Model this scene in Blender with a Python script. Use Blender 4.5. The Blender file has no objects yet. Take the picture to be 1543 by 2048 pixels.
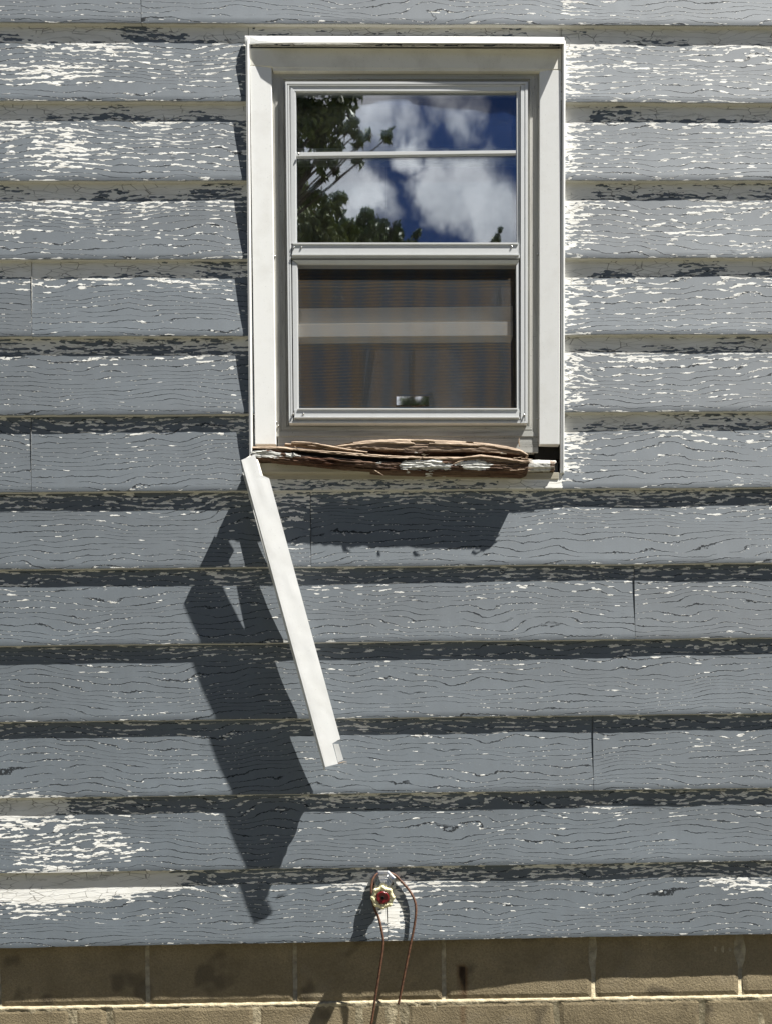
import bpy, bmesh, math, random
import numpy as np
from mathutils import Vector, Matrix, noise as mnoise
random.seed(7); rng = np.random.default_rng(7)
SC = bpy.context.scene
COL = SC.collection

# ------------------------------------------------------------------ camera
S = 0.00137                    # metres per wall unit (8 1/4 inch siding exposure, 16 inch blocks)
D = 1660.0                     # camera to wall, in wall units (2.27 m)
ZC = 1.20                      # camera height
YAW, PITCH, ROLL = map(math.radians, (-0.77664665, 1.79934612, -0.68204979))
FPX, CX, CY = 1673.844, 807.964, 1802.164
W_PX, H_PX = 1543.0, 2048.0
def _rot(y, p, r):
    cy, sy, cp, sp, cr, sr = math.cos(y), math.sin(y), math.cos(p), math.sin(p), math.cos(r), math.sin(r)
    Ry = np.array([[cy, 0, sy], [0, 1, 0], [-sy, 0, cy]]); Rp = np.array([[1, 0, 0], [0, cp, -sp], [0, sp, cp]])
    Rr = np.array([[cr, -sr, 0], [sr, cr, 0], [0, 0, 1]])
    return Rr @ Rp @ Ry
RC = _rot(YAW, PITCH, ROLL)
def wdir(v): return Vector((v[0], v[2], -v[1]))          # (right, down, into wall) -> world
cd = bpy.data.cameras.new('camera'); cam = bpy.data.objects.new('camera', cd); COL.objects.link(cam); SC.camera = cam
r_, d_, f_ = wdir(RC[0]), wdir(RC[1]), wdir(RC[2])
m = Matrix((r_, -d_, -f_)).transposed().to_4x4(); m.translation = Vector((0, -D * S, ZC)); cam.matrix_world = m
cd.sensor_fit = 'VERTICAL'; cd.sensor_height = 24.0; cd.lens = FPX / H_PX * 24.0
cd.shift_x = -(CX - W_PX / 2) / H_PX; cd.shift_y = (CY - H_PX / 2) / H_PX
cd.clip_start = 0.02; cd.clip_end = 2000
SC.render.resolution_x, SC.render.resolution_y = 771, 1024

def uv(px, py, w=0.0):
    """wall coordinates (u right, v down) of the photograph's point px,py on the plane w units behind the lap edges"""
    d = RC.T @ np.array([(px - CX) / FPX, (py - CY) / FPX, 1.0])
    return d[0] * (D + w) / d[2], d[1] * (D + w) / d[2]
def XYZ(u, v, w): return Vector((u * S, w * S, ZC - v * S))
def at(px, py, w=0.0):
    u, v = uv(px, py, w); return XYZ(u, v, w)

# ------------------------------------------------------------------ light
SUN = Vector((0.50, -0.196, 1.0)).normalized()
sl = bpy.data.lights.new('sun', 'SUN'); sl.energy = 5.0; sl.angle = math.radians(0.53); sl.color = (1.0, 0.975, 0.925)
so = bpy.data.objects.new('sun', sl); COL.objects.link(so); so.rotation_euler = SUN.to_track_quat('Z', 'Y').to_euler(); so.location = (2, -3, 6)
SC.view_settings.view_transform = 'Standard'; SC.view_settings.look = 'None'; SC.view_settings.gamma = 1.0
SC.view_settings.exposure = 1.52

class NT:
    """tiny helper for writing node trees"""
    def __init__(s, tree): s.t = tree; s.n = tree.nodes; s.l = tree.links
    def put(s, sock, v):
        if v is None: return
        if hasattr(v, 'is_output'): s.l.new(v, sock)
        else:
            try: sock.default_value = v
            except Exception: sock.default_value = (*v, 1.0)
    def m(s, op, a, b=None, c=None, clamp=False):
        n = s.n.new('ShaderNodeMath'); n.operation = op; n.use_clamp = clamp
        for i, x in enumerate((a, b, c)): s.put(n.inputs[i], x)
        return n.outputs[0]
    def v(s, op, a, b=None, scale=None):
        n = s.n.new('ShaderNodeVectorMath'); n.operation = op
        s.put(n.inputs[0], a); s.put(n.inputs[1], b)
        if scale is not None: s.put(n.inputs['Scale'], scale)
        return n.outputs['Value'] if op in ('DOT_PRODUCT', 'LENGTH') else n.outputs[0]
    def xyz(s, x, y, z=0.0):
        n = s.n.new('ShaderNodeCombineXYZ')
        for i, k in enumerate((x, y, z)): s.put(n.inputs[i], k)
        return n.outputs[0]
    def sep(s, v):
        n = s.n.new('ShaderNodeSeparateXYZ'); s.put(n.inputs[0], v); return n.outputs
    def noise(s, vec, scale=1.0, detail=2.0, rough=0.5, dist=0.0, col=False):
        n = s.n.new('ShaderNodeTexNoise'); s.put(n.inputs['Vector'], vec)
        for k, x in (('Scale', scale), ('Detail', detail), ('Roughness', rough), ('Distortion', dist)): s.put(n.inputs[k], x)
        return n.outputs['Color' if col else 'Fac']
    def voro(s, vec, scale=1.0, feature='F1', out='Distance', rand=1.0):
        n = s.n.new('ShaderNodeTexVoronoi'); n.feature = feature; s.put(n.inputs['Vector'], vec)
        s.put(n.inputs['Scale'], scale); s.put(n.inputs['Randomness'], rand); return n.outputs[out]
    def ramp(s, x, a, b, lo=0.0, hi=1.0, smooth=False):
        n = s.n.new('ShaderNodeMapRange'); n.clamp = True
        if smooth: n.interpolation_type = 'SMOOTHSTEP'
        for i, k in enumerate((x, a, b, lo, hi)): s.put(n.inputs[i], k)
        return n.outputs[0]
    def mix(s, f, a, b, mode='MIX'):
        n = s.n.new('ShaderNodeMix'); n.data_type = 'RGBA'; n.blend_type = mode
        s.put(n.inputs[0], f); s.put(n.inputs[6], a); s.put(n.inputs[7], b); return n.outputs[2]
    def attr(s, name, out='Fac'):
        n = s.n.new('ShaderNodeAttribute'); n.attribute_name = name; return n.outputs[out]
    def obj(s): return s.n.new('ShaderNodeTexCoord').outputs['Object']
    def pos(s): return s.n.new('ShaderNodeNewGeometry').outputs['Position']
    def bump(s, h, dist, strength=1.0, normal=None):
        n = s.n.new('ShaderNodeBump'); s.put(n.inputs['Strength'], strength); s.put(n.inputs['Distance'], dist)
        s.put(n.inputs['Height'], h); s.put(n.inputs['Normal'], normal); return n.outputs[0]

# ------------------------------------------------------------------ sky with broken cloud
wd = bpy.data.worlds.new('World'); SC.world = wd; wd.use_nodes = True
T = NT(wd.node_tree); T.n.clear()
sky = T.n.new('ShaderNodeTexSky'); sky.sky_type = 'NISHITA'; sky.sun_disc = False
sky.sun_elevation = math.asin(SUN.z); sky.sun_rotation = math.atan2(SUN.x, SUN.y)
sky.air_density = 0.55; sky.dust_density = 0.15; sky.ozone_density = 2.5; sky.altitude = 400
def refl(px, py):                 # direction of the sky mirrored at this spot of the window glass
    d = RC.T @ np.array([(px - CX) / FPX, (py - CY) / FPX, 1.0]); w = wdir(d).normalized(); return Vector((w.x, -w.y, w.z))
CLOUDS = [(650, 395, 150, 1.0), (740, 400, 60, 1.0), (600, 380, 110, .8), (790, 225, 120, .7), (900, 215, 95, .65), (700, 270, 140, .7), (950, 250, 70, .55), (860, 370, 45, .75), (890, 450, 70, .9), (975, 440, 75, 1.05), (1010, 490, 110, 1.0), (800, 800, 120, 1.0), (860, 320, 60, .55), (1040, 420, 50, .8), (760, 320, 70, .5)]
gd = T.n.new('ShaderNodeTexCoord').outputs['Generated']
nz = T.noise(gd, 13.0, 8.0, 0.62)
gw = T.v('ADD', gd, T.v('ADD', T.v('SCALE', T.v('SUBTRACT', T.noise(gd, 5.0, 2.0, 0.5, 0, True), (.5, .5, .5)), None, 0.12), T.v('SCALE', T.v('SUBTRACT', T.noise(gd, 16.0, 4.0, 0.6, 0, True), (.5, .5, .5)), None, 0.09)))
fld = None
for (px, py, r, k) in CLOUDS:
    c = refl(px, py); e = refl(px + r, py); ang = c.angle(e)
    dst = T.v('LENGTH', T.v('SUBTRACT', gw, tuple(c)))
    b = T.ramp(dst, 0.0, ang * 1.6, k * 1.25, 0.0, smooth=True)
    fld = b if fld is None else T.m('MAXIMUM', fld, b)
zz = T.sep(gd)
gen = T.ramp(T.noise(gd, 2.6, 3.0, 0.5), 0.58, 0.72)                       # cloud over the rest of the sky
c0 = refl(810, 330)
near = T.ramp(T.v('LENGTH', T.v('SUBTRACT', gd, tuple(c0))), 0.20, 0.42)
fld = T.m('MAXIMUM', fld, T.m('MULTIPLY', gen, near))
nm = T.noise(gd, 6.0, 3.0, 0.5)
mask = T.ramp(T.m('ADD', fld, T.m('ADD', T.m('MULTIPLY', T.m('SUBTRACT', nz, 0.5), 1.5), T.m('MULTIPLY', T.m('SUBTRACT', nm, 0.5), 0.7))), 0.24, 0.95, smooth=True)
mask = T.m('MULTIPLY', mask, T.ramp(zz[2], 0.0, 0.12))
body = T.noise(T.v('ADD', gd, (0.02, 0.0, 0.035)), 9.0, 4.0, 0.55)
ccol = T.mix(T.ramp(body, 0.36, 0.62), (4.6, 4.8, 5.3), (11.0, 11.0, 11.2))
skyc = T.mix(1.0, sky.outputs[0], (0.38, 0.47, 0.64), 'MULTIPLY')
bg = T.n.new('ShaderNodeBackground'); T.put(bg.inputs['Color'], T.mix(mask, skyc, ccol)); bg.inputs['Strength'].default_value = 0.05
wo = T.n.new('ShaderNodeOutputWorld'); T.l.new(bg.outputs[0], wo.inputs[0])

# ------------------------------------------------------------------ mesh helpers
class MB:
    def __init__(s): s.v = []; s.f = []; s.mi = []; s.at = {}
    def add(s, vs, fs, mi=0, **att):
        o = len(s.v); s.v += [tuple(p) for p in vs]; s.f += [tuple(i + o for i in f) for f in fs]; s.mi += [mi] * len(fs)
        for k, vals in att.items():
            a = s.at.setdefault(k, {})
            for i, x in enumerate(vals): a[o + i] = x
    def prism(s, pts_uv, w0, w1, mi=0):
        """polygon in wall coordinates pushed back from w0 to w1 (w0 / w1 may be per-corner lists)"""
        n = len(pts_uv); a = w0 if isinstance(w0, (list, tuple)) else [w0] * n; b = w1 if isinstance(w1, (list, tuple)) else [w1] * n
        vs = [XYZ(p[0], p[1], a[i]) for i, p in enumerate(pts_uv)] + [XYZ(p[0], p[1], b[i]) for i, p in enumerate(pts_uv)]
        fs = [tuple(range(n)), tuple(range(2 * n - 1, n - 1, -1))] + [(i, i + n, (i + 1) % n + n, (i + 1) % n) for i in range(n)]
        s.add(vs, fs, mi)
    def quad_px(s, pts_px, w0, w1, mi=0):
        """corners read off the photograph at depth w0 (number or per-corner list), pushed straight back to w1"""
        a = w0 if isinstance(w0, (list, tuple)) else [w0] * len(pts_px)
        s.prism([uv(p[0], p[1], a[i]) for i, p in enumerate(pts_px)], a, w1, mi)
    def rect_px(s, x0, y0, x1, y1, w0, w1, mi=0): s.quad_px([(x0, y0), (x1, y0), (x1, y1), (x0, y1)], w0, w1, mi)
    def tube(s, path, rad, n=10, mi=0, caps=True):
        P = [Vector(p) for p in path]; k = len(P); rads = rad if isinstance(rad, (list, tuple)) else [rad] * k
        vs = []; up = None
        for i in range(k):
            t = (P[min(i + 1, k - 1)] - P[max(i - 1, 0)]).normalized()
            if up is None: up = t.orthogonal().normalized()
            up = (up - t * up.dot(t)).normalized(); sd = t.cross(up)
            for j in range(n):
                a = 2 * math.pi * j / n; vs.append(P[i] + (up * math.cos(a) + sd * math.sin(a)) * rads[i])
        fs = [(i * n + j, i * n + (j + 1) % n, (i + 1) * n + (j + 1) % n, (i + 1) * n + j) for i in range(k - 1) for j in range(n)]
        if caps: fs += [tuple(range(n - 1, -1, -1)), tuple(range((k - 1) * n, k * n))]
        s.add(vs, fs, mi)
    def lathe(s, c, axis, prof, n=24, mi=0, ref=None):
        """prof: (distance along axis, radius)"""
        ax = Vector(axis).normalized(); u = (ref or ax.orthogonal()).normalized(); u = (u - ax * u.dot(ax)).normalized(); w = ax.cross(u); vs = []
        for (h, r) in prof:
            for j in range(n):
                a = 2 * math.pi * j / n; vs.append(Vector(c) + ax * h + (u * math.cos(a) + w * math.sin(a)) * r)
        k = len(prof)
        fs = [(i * n + j, i * n + (j + 1) % n, (i + 1) * n + (j + 1) % n, (i + 1) * n + j) for i in range(k - 1) for j in range(n)]
        fs += [tuple(range(n - 1, -1, -1)), tuple(range((k - 1) * n, k * n))]
        s.add(vs, fs, mi)
    def build(s, name, mats, parent=None, bevel=0.0, smooth=False, flip=True, seg=2):
        me = bpy.data.meshes.new(name); me.from_pydata(s.v, [], s.f)
        mats = mats if isinstance(mats, (list, tuple)) else [mats]
        for x in mats: me.materials.append(x)
        me.polygons.foreach_set('material_index', s.mi)
        for k, d in s.at.items():
            val = next(iter(d.values()))
            if isinstance(val, (tuple, list)):
                a = me.attributes.new(k, 'FLOAT_VECTOR', 'POINT')
                a.data.foreach_set('vector', np.array([d.get(i, (0, 0, 0)) for i in range(len(s.v))], dtype=np.float32).ravel())
            else:
                a = me.attributes.new(k, 'FLOAT', 'POINT')
                a.data.foreach_set('value', np.array([d.get(i, 0.0) for i in range(len(s.v))], dtype=np.float32))
        if flip:
            bm = bmesh.new(); bm.from_mesh(me); bmesh.ops.recalc_face_normals(bm, faces=bm.faces); bm.to_mesh(me); bm.free()
        me.polygons.foreach_set('use_smooth', [smooth] * len(me.polygons)); me.update()
        o = bpy.data.objects.new(name, me); COL.objects.link(o)
        if parent is not None: o.parent = parent
        if bevel:
            b = o.modifiers.new('bevel', 'BEVEL'); b.width = bevel; b.segments = seg; b.limit_method = 'ANGLE'; b.angle_limit = math.radians(40)
        return o
def tag(o, label=None, cat=None, group=None, kind=None):
    for k, x in (('label', label), ('category', cat), ('group', group), ('kind', kind)):
        if x: o[k] = x
    return o
def empty(name, loc):
    o = bpy.data.objects.new(name, None); o.empty_display_size = 0.1; o.location = loc; COL.objects.link(o); return o
def keep(o, parent):              # parent an object whose mesh is in world coordinates to an Empty that stands elsewhere
    o.parent = parent; o.matrix_parent_inverse = Matrix.Translation(-Vector(parent.location)) if parent.type == 'EMPTY' else Matrix(); return o
def hsh(*k): return random.Random(str(k)).random()

def material(name): 
    mt = bpy.data.materials.new(name); mt.use_nodes = True; t = NT(mt.node_tree); t.b = mt.node_tree.nodes['Principled BSDF']; return mt, t
def setp(t, **k):
    names = dict(col='Base Color', rough='Roughness', metal='Metallic', normal='Normal', alpha='Alpha', spec='Specular IOR Level', emit='Emission Color')
    for a, x in k.items(): t.put(t.b.inputs[names[a]], x)

# ------------------------------------------------------------------ materials
def mat_siding():
    mt, t = material('peeling_grey_paint')
    pc = t.attr('pc', 'Vector'); U, H, _ = t.sep(pc)[:3]; thr = t.attr('thr')
    def V(a, b, z=0.0): return t.xyz(t.m('DIVIDE', U, a), t.m('DIVIDE', H, b), z)
    # embossed wood grain: wavy, forking cracks that run along the board
    n1 = t.noise(V(300, 95, 3.1), 1.0, 1.0); n2 = t.noise(V(75, 34, 7.7), 1.0, 1.0); n3 = t.noise(V(7, 7, 1.3), 1.0, 2.0, 0.6)
    ph = t.m('ADD', t.m('DIVIDE', H, 10.8), t.m('ADD', t.m('MULTIPLY', n1, 6.4), t.m('ADD', t.m('MULTIPLY', n2, 2.3), t.m('MULTIPLY', n3, 0.40))))
    f = t.m('MULTIPLY', t.m('ABSOLUTE', t.m('SUBTRACT', t.m('FRACT', ph), 0.5)), 2.0)      # 0 on a crack line, 1 midway
    brk = t.ramp(t.noise(V(70, 12, 5.5), 1.0, 2.0), 0.34, 0.46)
    wid = t.ramp(t.noise(V(35, 9, 9.5), 1.0, 1.0), 0.3, 0.7, 0.09, 0.21)
    line = t.m('MULTIPLY', t.ramp(f, wid, t.m('MULTIPLY', wid, 0.4)), brk)
    # flakes: ragged, stepped, long along the grain
    cell = t.voro(V(9.0, 2.7), 1.0, 'F1', 'Position')
    cx, cy, _2 = t.sep(cell)[:3]
    def C(a, b, z): return t.xyz(t.m('DIVIDE', t.m('MULTIPLY', cx, 9.0), a), t.m('DIVIDE', t.m('MULTIPLY', cy, 2.7), b), z)
    fl = t.noise(C(27, 4.5, 0.0), 1.0, 3.0, 0.62)
    fl = t.m('ADD', t.m('MULTIPLY', fl, 0.8), t.m('MULTIPLY', t.noise(C(150, 26, 4.0), 1.0, 1.0), 0.2))
    lineb = t.m('MULTIPLY', t.ramp(f, 0.6, 0.0, -0.03, 0.085), 1.0)
    fl = t.m('ADD', fl, lineb)
    mk = t.ramp(t.m('SUBTRACT', fl, thr), -0.004, 0.004)
    chip = t.m('MULTIPLY', t.ramp(t.noise(t.xyz(t.m('DIVIDE', U, 7.0), t.m('DIVIDE', H, 3.4), 9.0), 1.0, 2.0), 0.60, 0.63), t.ramp(t.m('ABSOLUTE', t.m('SUBTRACT', t.m('FRACT', t.m('ADD', ph, 0.12)), 0.5)), 0.11, 0.08))
    chip = t.m('MULTIPLY', chip, t.m('MULTIPLY', brk, t.ramp(t.noise(V(120, 40, 2.7), 1.0, 1.0), 0.40, 0.55)))
    mk = t.m('MAXIMUM', mk, t.m('MULTIPLY', chip, t.ramp(thr, 0.80, 0.74)))
    # colours
    big = t.noise(V(330, 90, 2.2), 1.0, 3.0); rib = t.noise(V(13, 300, 6.1), 1.0, 2.0); fine = t.noise(V(3.0, 1.6, 0.4), 1.0, 2.0)
    g = t.m('ADD', t.ramp(big, 0.3, 0.7, 0.86, 1.14), t.m('ADD', t.m('MULTIPLY', t.m('SUBTRACT', rib, 0.5), 0.22), t.m('MULTIPLY', t.m('SUBTRACT', fine, 0.5), 0.40)))
    rowg = t.attr('tone')
    grey = t.v('SCALE', (0.066, 0.086, 0.103), None, t.m('MULTIPLY', g, rowg))
    white = t.mix(t.ramp(t.noise(V(40, 14, 8.8), 1.0, 3.0), 0.35, 0.7), (0.81, 0.80, 0.755), (0.71, 0.695, 0.64))
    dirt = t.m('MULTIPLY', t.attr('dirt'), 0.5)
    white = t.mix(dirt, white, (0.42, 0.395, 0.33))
    ck = t.voro(V(30, 10), 1.0, 'DISTANCE_TO_EDGE', 'Distance')
    ckm = t.m('MULTIPLY', t.ramp(ck, 0.035, 0.012), t.ramp(t.noise(V(60, 25, 3.9), 1.0, 1.0), 0.45, 0.6))
    white = t.mix(t.m('MULTIPLY', ckm, 0.75), white, (0.12, 0.11, 0.09))
    col = t.mix(mk, grey, white)
    # the shadow edge of each flake painted as a thin dark rim, and the grain cracks
    rim = t.ramp(t.m('ABSOLUTE', t.m('ADD', t.m('SUBTRACT', fl, thr), 0.010)), 0.011, 0.003)
    dark = t.m('MAXIMUM', t.m('MULTIPLY', rim, 0.55), t.m('MULTIPLY', line, t.m('SUBTRACT', 1.0, t.m('MULTIPLY', mk, 0.75))))
    col = t.mix(t.m('MULTIPLY', dark, 0.9), col, (0.022, 0.024, 0.026))
    hgt = t.m('SUBTRACT', t.m('MULTIPLY', t.m('SUBTRACT', 1.0, mk), 0.6), t.m('MULTIPLY', line, 0.4))
    hgt = t.m('ADD', hgt, t.m('MULTIPLY', fine, 0.05))
    setp(t, col=col, rough=t.ramp(mk, 0, 1, 0.82, 0.88), normal=t.bump(hgt, 0.0007, 0.7), spec=t.m('MULTIPLY', t.ramp(mk, 0, 1, 1.0, 0.2), t.m('SUBTRACT', 1.0, t.m('MULTIPLY', dark, 0.92))))
    t.put(t.b.inputs['IOR'], 1.72)
    return mt
def mat_trim(name, col, rough=0.45, dirt=0.25, dirtcol=(0.30, 0.27, 0.21), sx=1.0, spec=0.4, metal=0.0, bumpd=0.0, stretch=(14, 14, 14)):
    mt, t = material(name); p = t.v('MULTIPLY', t.obj(), stretch)
    a = t.noise(p, 1.0, 5.0, 0.6); b = t.noise(t.obj(), 260.0, 2.0)
    c = t.mix(t.m('MULTIPLY', t.ramp(a, 0.48, 0.78), dirt), col, dirtcol)
    c = t.mix(t.m('MULTIPLY', t.ramp(b, 0.66, 0.74), dirt * 0.9), c, tuple(x * 0.35 for x in dirtcol))
    setp(t, col=c, rough=t.ramp(a, 0.3, 0.7, rough - 0.06, rough + 0.1), spec=spec, metal=metal)
    if bumpd: setp(t, normal=t.bump(t.noise(t.v('MULTIPLY', t.obj(), (30, 30, 30)), 1.0, 3.0), bumpd, 0.5))
    return mt
def mat_wood():
    mt, t = material('rotten_wood'); p = t.obj(); x, y, z = t.sep(p)[:3]
    fib = t.noise(t.xyz(t.m('MULTIPLY', x, 14), t.m('MULTIPLY', y, 260), t.m('MULTIPLY', z, 330)), 1.0, 5.0, 0.65, 0.6)
    big = t.noise(t.xyz(t.m('MULTIPLY', x, 9), t.m('MULTIPLY', y, 20), t.m('MULTIPLY', z, 45)), 1.0, 3.0)
    rot = t.attr('rot')           # 0 pale dry wood, 1 dark decayed wood, above it painted recess shade
    k = t.m('ADD', t.m('MULTIPLY', rot, 0.9), t.m('MULTIPLY', t.m('SUBTRACT', big, 0.5), 0.8), clamp=True)
    pale = t.mix(t.ramp(fib, 0.34, 0.66), (0.17, 0.115, 0.078), (0.50, 0.395, 0.29))
    brown = t.mix(t.ramp(fib, 0.36, 0.66), (0.010, 0.006, 0.004), (0.125, 0.055, 0.030))
    c = t.mix(k, pale, brown)
    c = t.mix(t.ramp(rot, 1.05, 1.5), c, (0.007, 0.005, 0.004))  # shade of the slots painted near black
    pa = t.attr('paint')
    ce = t.voro(t.xyz(t.m('MULTIPLY', x, 90), t.m('MULTIPLY', y, 90), t.m('MULTIPLY', z, 260)), 1.0, 'F1', 'Position')
    pm = t.ramp(t.m('ADD', t.noise(ce, 0.33, 2.0), t.m('SUBTRACT', pa, 0.5)), 0.53, 0.56)
    c = t.mix(pm, c, t.mix(t.ramp(t.noise(p, 120.0, 3.0), 0.35, 0.65), (0.46, 0.46, 0.43), (0.70, 0.69, 0.64)))
    h = t.m('ADD', t.m('MULTIPLY', fib, t.m('SUBTRACT', 1.0, pm)), t.m('MULTIPLY', pm, 0.8))
    setp(t, col=c, rough=0.85, spec=0.2, normal=t.bump(h, 0.0022, 0.9)); return mt
def mat_block():
    mt, t = material('concrete_block'); p = t.obj()
    a = t.noise(p, 6.0, 6.0, 0.6); b = t.noise(p, 190.0, 3.0, 0.7); pit = t.voro(p, 150.0)
    c = t.mix(t.ramp(a, 0.3, 0.72), (0.195, 0.156, 0.094), (0.31, 0.252, 0.156))
    c = t.mix(t.ramp(b, 0.35, 0.7, 0.0, 0.45), c, (0.085, 0.07, 0.05))
    c = t.mix(t.m('MULTIPLY', t.ramp(pit, 0.16, 0.06), t.ramp(t.noise(p, 30.0, 1.0), 0.45, 0.55)), c, (0.035, 0.042, 0.032))
    blot = t.ramp(t.noise(t.v('ADD', p, (3.3, 0, 1.7)), 9.0, 2.0), 0.62, 0.70, 0.0, 0.55)
    c = t.mix(blot, c, (0.055, 0.046, 0.035))
    pale = t.ramp(t.noise(t.v('ADD', p, (8.3, 0, 4.7)), 7.0, 4.0), 0.60, 0.75, 0.0, 0.35)
    c = t.mix(pale, c, (0.25, 0.22, 0.17))
    rust = t.attr('rust'); rn = t.noise(t.v('MULTIPLY', p, (90, 90, 14)), 1.0, 3.0)
    c = t.mix(t.m('MULTIPLY', rust, t.ramp(rn, 0.25, 0.6, 0.6, 1.0)), c, t.mix(t.ramp(rust, 0.62, 0.85), (0.085, 0.034, 0.012), (0.022, 0.012, 0.008)))
    setp(t, col=c, rough=0.92, spec=0.15, normal=t.bump(t.m('ADD', b, t.m('MULTIPLY', a, 0.5)), 0.0025, 0.8)); return mt
def mat_mortar():
    mt, t = material('mortar'); p = t.obj()
    a = t.noise(p, 40.0, 5.0, 0.65)
    c = t.mix(t.ramp(a, 0.35, 0.68), (0.26, 0.22, 0.145), (0.50, 0.43, 0.29))
    setp(t, col=c, rough=0.95, spec=0.1, normal=t.bump(a, 0.006, 1.0)); return mt
def mat_glass(name='window_glass', refl_=0.20):
    mt, t = material(name); t.n.remove(t.b); o = t.n['Material Output']
    g = t.n.new('ShaderNodeBsdfGlossy'); g.inputs['Roughness'].default_value = 0.012; g.inputs['Color'].default_value = (0.93, 0.95, 1, 1)
    h = t.noise(t.v('MULTIPLY', t.obj(), (5, 5, 5)), 1.0, 2.0); t.put(g.inputs['Normal'], t.bump(h, 0.0006, 0.25))
    tr = t.n.new('ShaderNodeBsdfTransparent'); tr.inputs['Color'].default_value = (0.86, 0.90, 0.90, 1)
    fr = t.n.new('ShaderNodeFresnel'); fr.inputs['IOR'].default_value = 1.5
    fac = t.ramp(fr.outputs[0], 0.03, 1.0, refl_, 1.0)
    dif = t.n.new('ShaderNodeBsdfDiffuse'); dif.inputs['Color'].default_value = (0.6, 0.58, 0.54, 1)
    dust = t.ramp(t.noise(t.obj(), 700.0, 1.0), 0.72, 0.76, 0.0, 0.20)
    dust = t.m('ADD', dust, t.ramp(t.noise(t.obj(), 9.0, 4.0), 0.4, 0.8, 0.004, 0.02))
    mx = t.n.new('ShaderNodeMixShader'); t.put(mx.inputs[0], fac); t.l.new(tr.outputs[0], mx.inputs[1]); t.l.new(g.outputs[0], mx.inputs[2])
    m2 = t.n.new('ShaderNodeMixShader'); t.put(m2.inputs[0], dust); t.l.new(mx.outputs[0], m2.inputs[1]); t.l.new(dif.outputs[0], m2.inputs[2])
    t.l.new(m2.outputs[0], o.inputs[0]); return mt
def mat_screen():
    mt, t = material('insect_screen_mesh'); p = t.obj(); x, y, z = t.sep(p)[:3]
    hx = t.m('FRACT', t.m('MULTIPLY', x, 1 / 0.0075)); 
    wob = t.noise(t.v('MULTIPLY', p, (3, 1, 4)), 1.0, 1.0)
    row = t.m('FRACT', t.m('ADD', t.m('MULTIPLY', z, 1 / 0.0082), t.m('MULTIPLY', wob, 3.0)))
    colu = t.m('SINE', t.m('ADD', t.m('MULTIPLY', x, 2 * math.pi / 0.060), t.m('MULTIPLY', wob, 9.0)))
    tri = t.m('ABSOLUTE', t.m('SUBTRACT', row, 0.5))
    band = t.m('ADD', t.m('MULTIPLY', colu, 0.30), t.m('MULTIPLY', t.m('SUBTRACT', tri, 0.25), 2.6), clamp=False)
    c = t.mix(t.ramp(band, -0.5, 0.5), (0.024, 0.052, 0.080), (0.122, 0.080, 0.038))
    c = t.mix(t.ramp(tri, 0.0, 0.5, 0.30, 0.0), c, (0.02, 0.02, 0.022))
    lint = t.ramp(t.noise(t.v('MULTIPLY', p, (260, 260, 150)), 1.0, 2.0), 0.735, 0.76)
    c = t.mix(t.m('MULTIPLY', lint, t.ramp(t.noise(p, 14.0, 1.0), 0.4, 0.6)), c, (0.5, 0.5, 0.48))
    # woven wire: the gaps let light through
    setp(t, col=c, rough=0.7, spec=0.2, alpha=0.50); return mt
def mat_plain(name, col, rough=0.6, spec=0.3, metal=0.0):
    mt, t = material(name); a = t.noise(t.obj(), 35.0, 4.0, 0.6)
    c = t.mix(t.ramp(a, 0.35, 0.7), tuple(x * 0.82 for x in col), tuple(min(1, x * 1.12) for x in col))
    setp(t, col=c, rough=rough, spec=spec, metal=metal); return mt
def mat_rust():
    mt, t = material('rusty_wire'); p = t.obj(); a = t.noise(p, 160.0, 4.0, 0.65)
    c = t.mix(t.ramp(a, 0.35, 0.7), (0.045, 0.018, 0.010), (0.15, 0.068, 0.034))
    setp(t, col=c, rough=0.6, spec=0.4, normal=t.bump(a, 0.0006, 0.8)); return mt
def mat_chrome():
    mt, t = material('dull_chrome'); a = t.noise(t.obj(), 90.0, 4.0, 0.6)
    setp(t, col=t.mix(t.ramp(a, 0.4, 0.7), (0.50, 0.50, 0.48), (0.26, 0.25, 0.23)), metal=1.0, rough=t.ramp(a, 0.3, 0.7, 0.2, 0.42)); return mt
def mat_handle():
    mt, t = material('chipped_cream_paint'); p = t.obj(); a = t.noise(p, 230.0, 3.0)
    c = t.mix(t.ramp(a, 0.60, 0.64), (0.72, 0.66, 0.40), (0.10, 0.07, 0.04)); setp(t, col=c, rough=0.5, spec=0.4); return mt
def mat_ground():
    mt, t = material('dry_ground'); p = t.obj(); a = t.noise(p, 1.3, 6.0, 0.6); b = t.noise(p, 45.0, 4.0, 0.7)
    c = t.mix(t.ramp(a, 0.42, 0.6), (0.135, 0.124, 0.098), (0.078, 0.084, 0.055)); c = t.mix(t.ramp(b, 0.4, 0.7, 0, 0.6), c, (0.165, 0.150, 0.122))
    setp(t, col=c, rough=0.95, spec=0.1, normal=t.bump(b, 0.02)); return mt
def mat_leaf(name, c0, c1):
    mt, t = material(name); a = t.noise(t.pos(), 1.6, 3.0); r = t.attr('lv')
    setp(t, col=t.mix(t.m('ADD', t.m('MULTIPLY', a, 0.5), t.m('MULTIPLY', r, 0.5)), c0, c1), rough=0.55, spec=0.3); return mt

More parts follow.
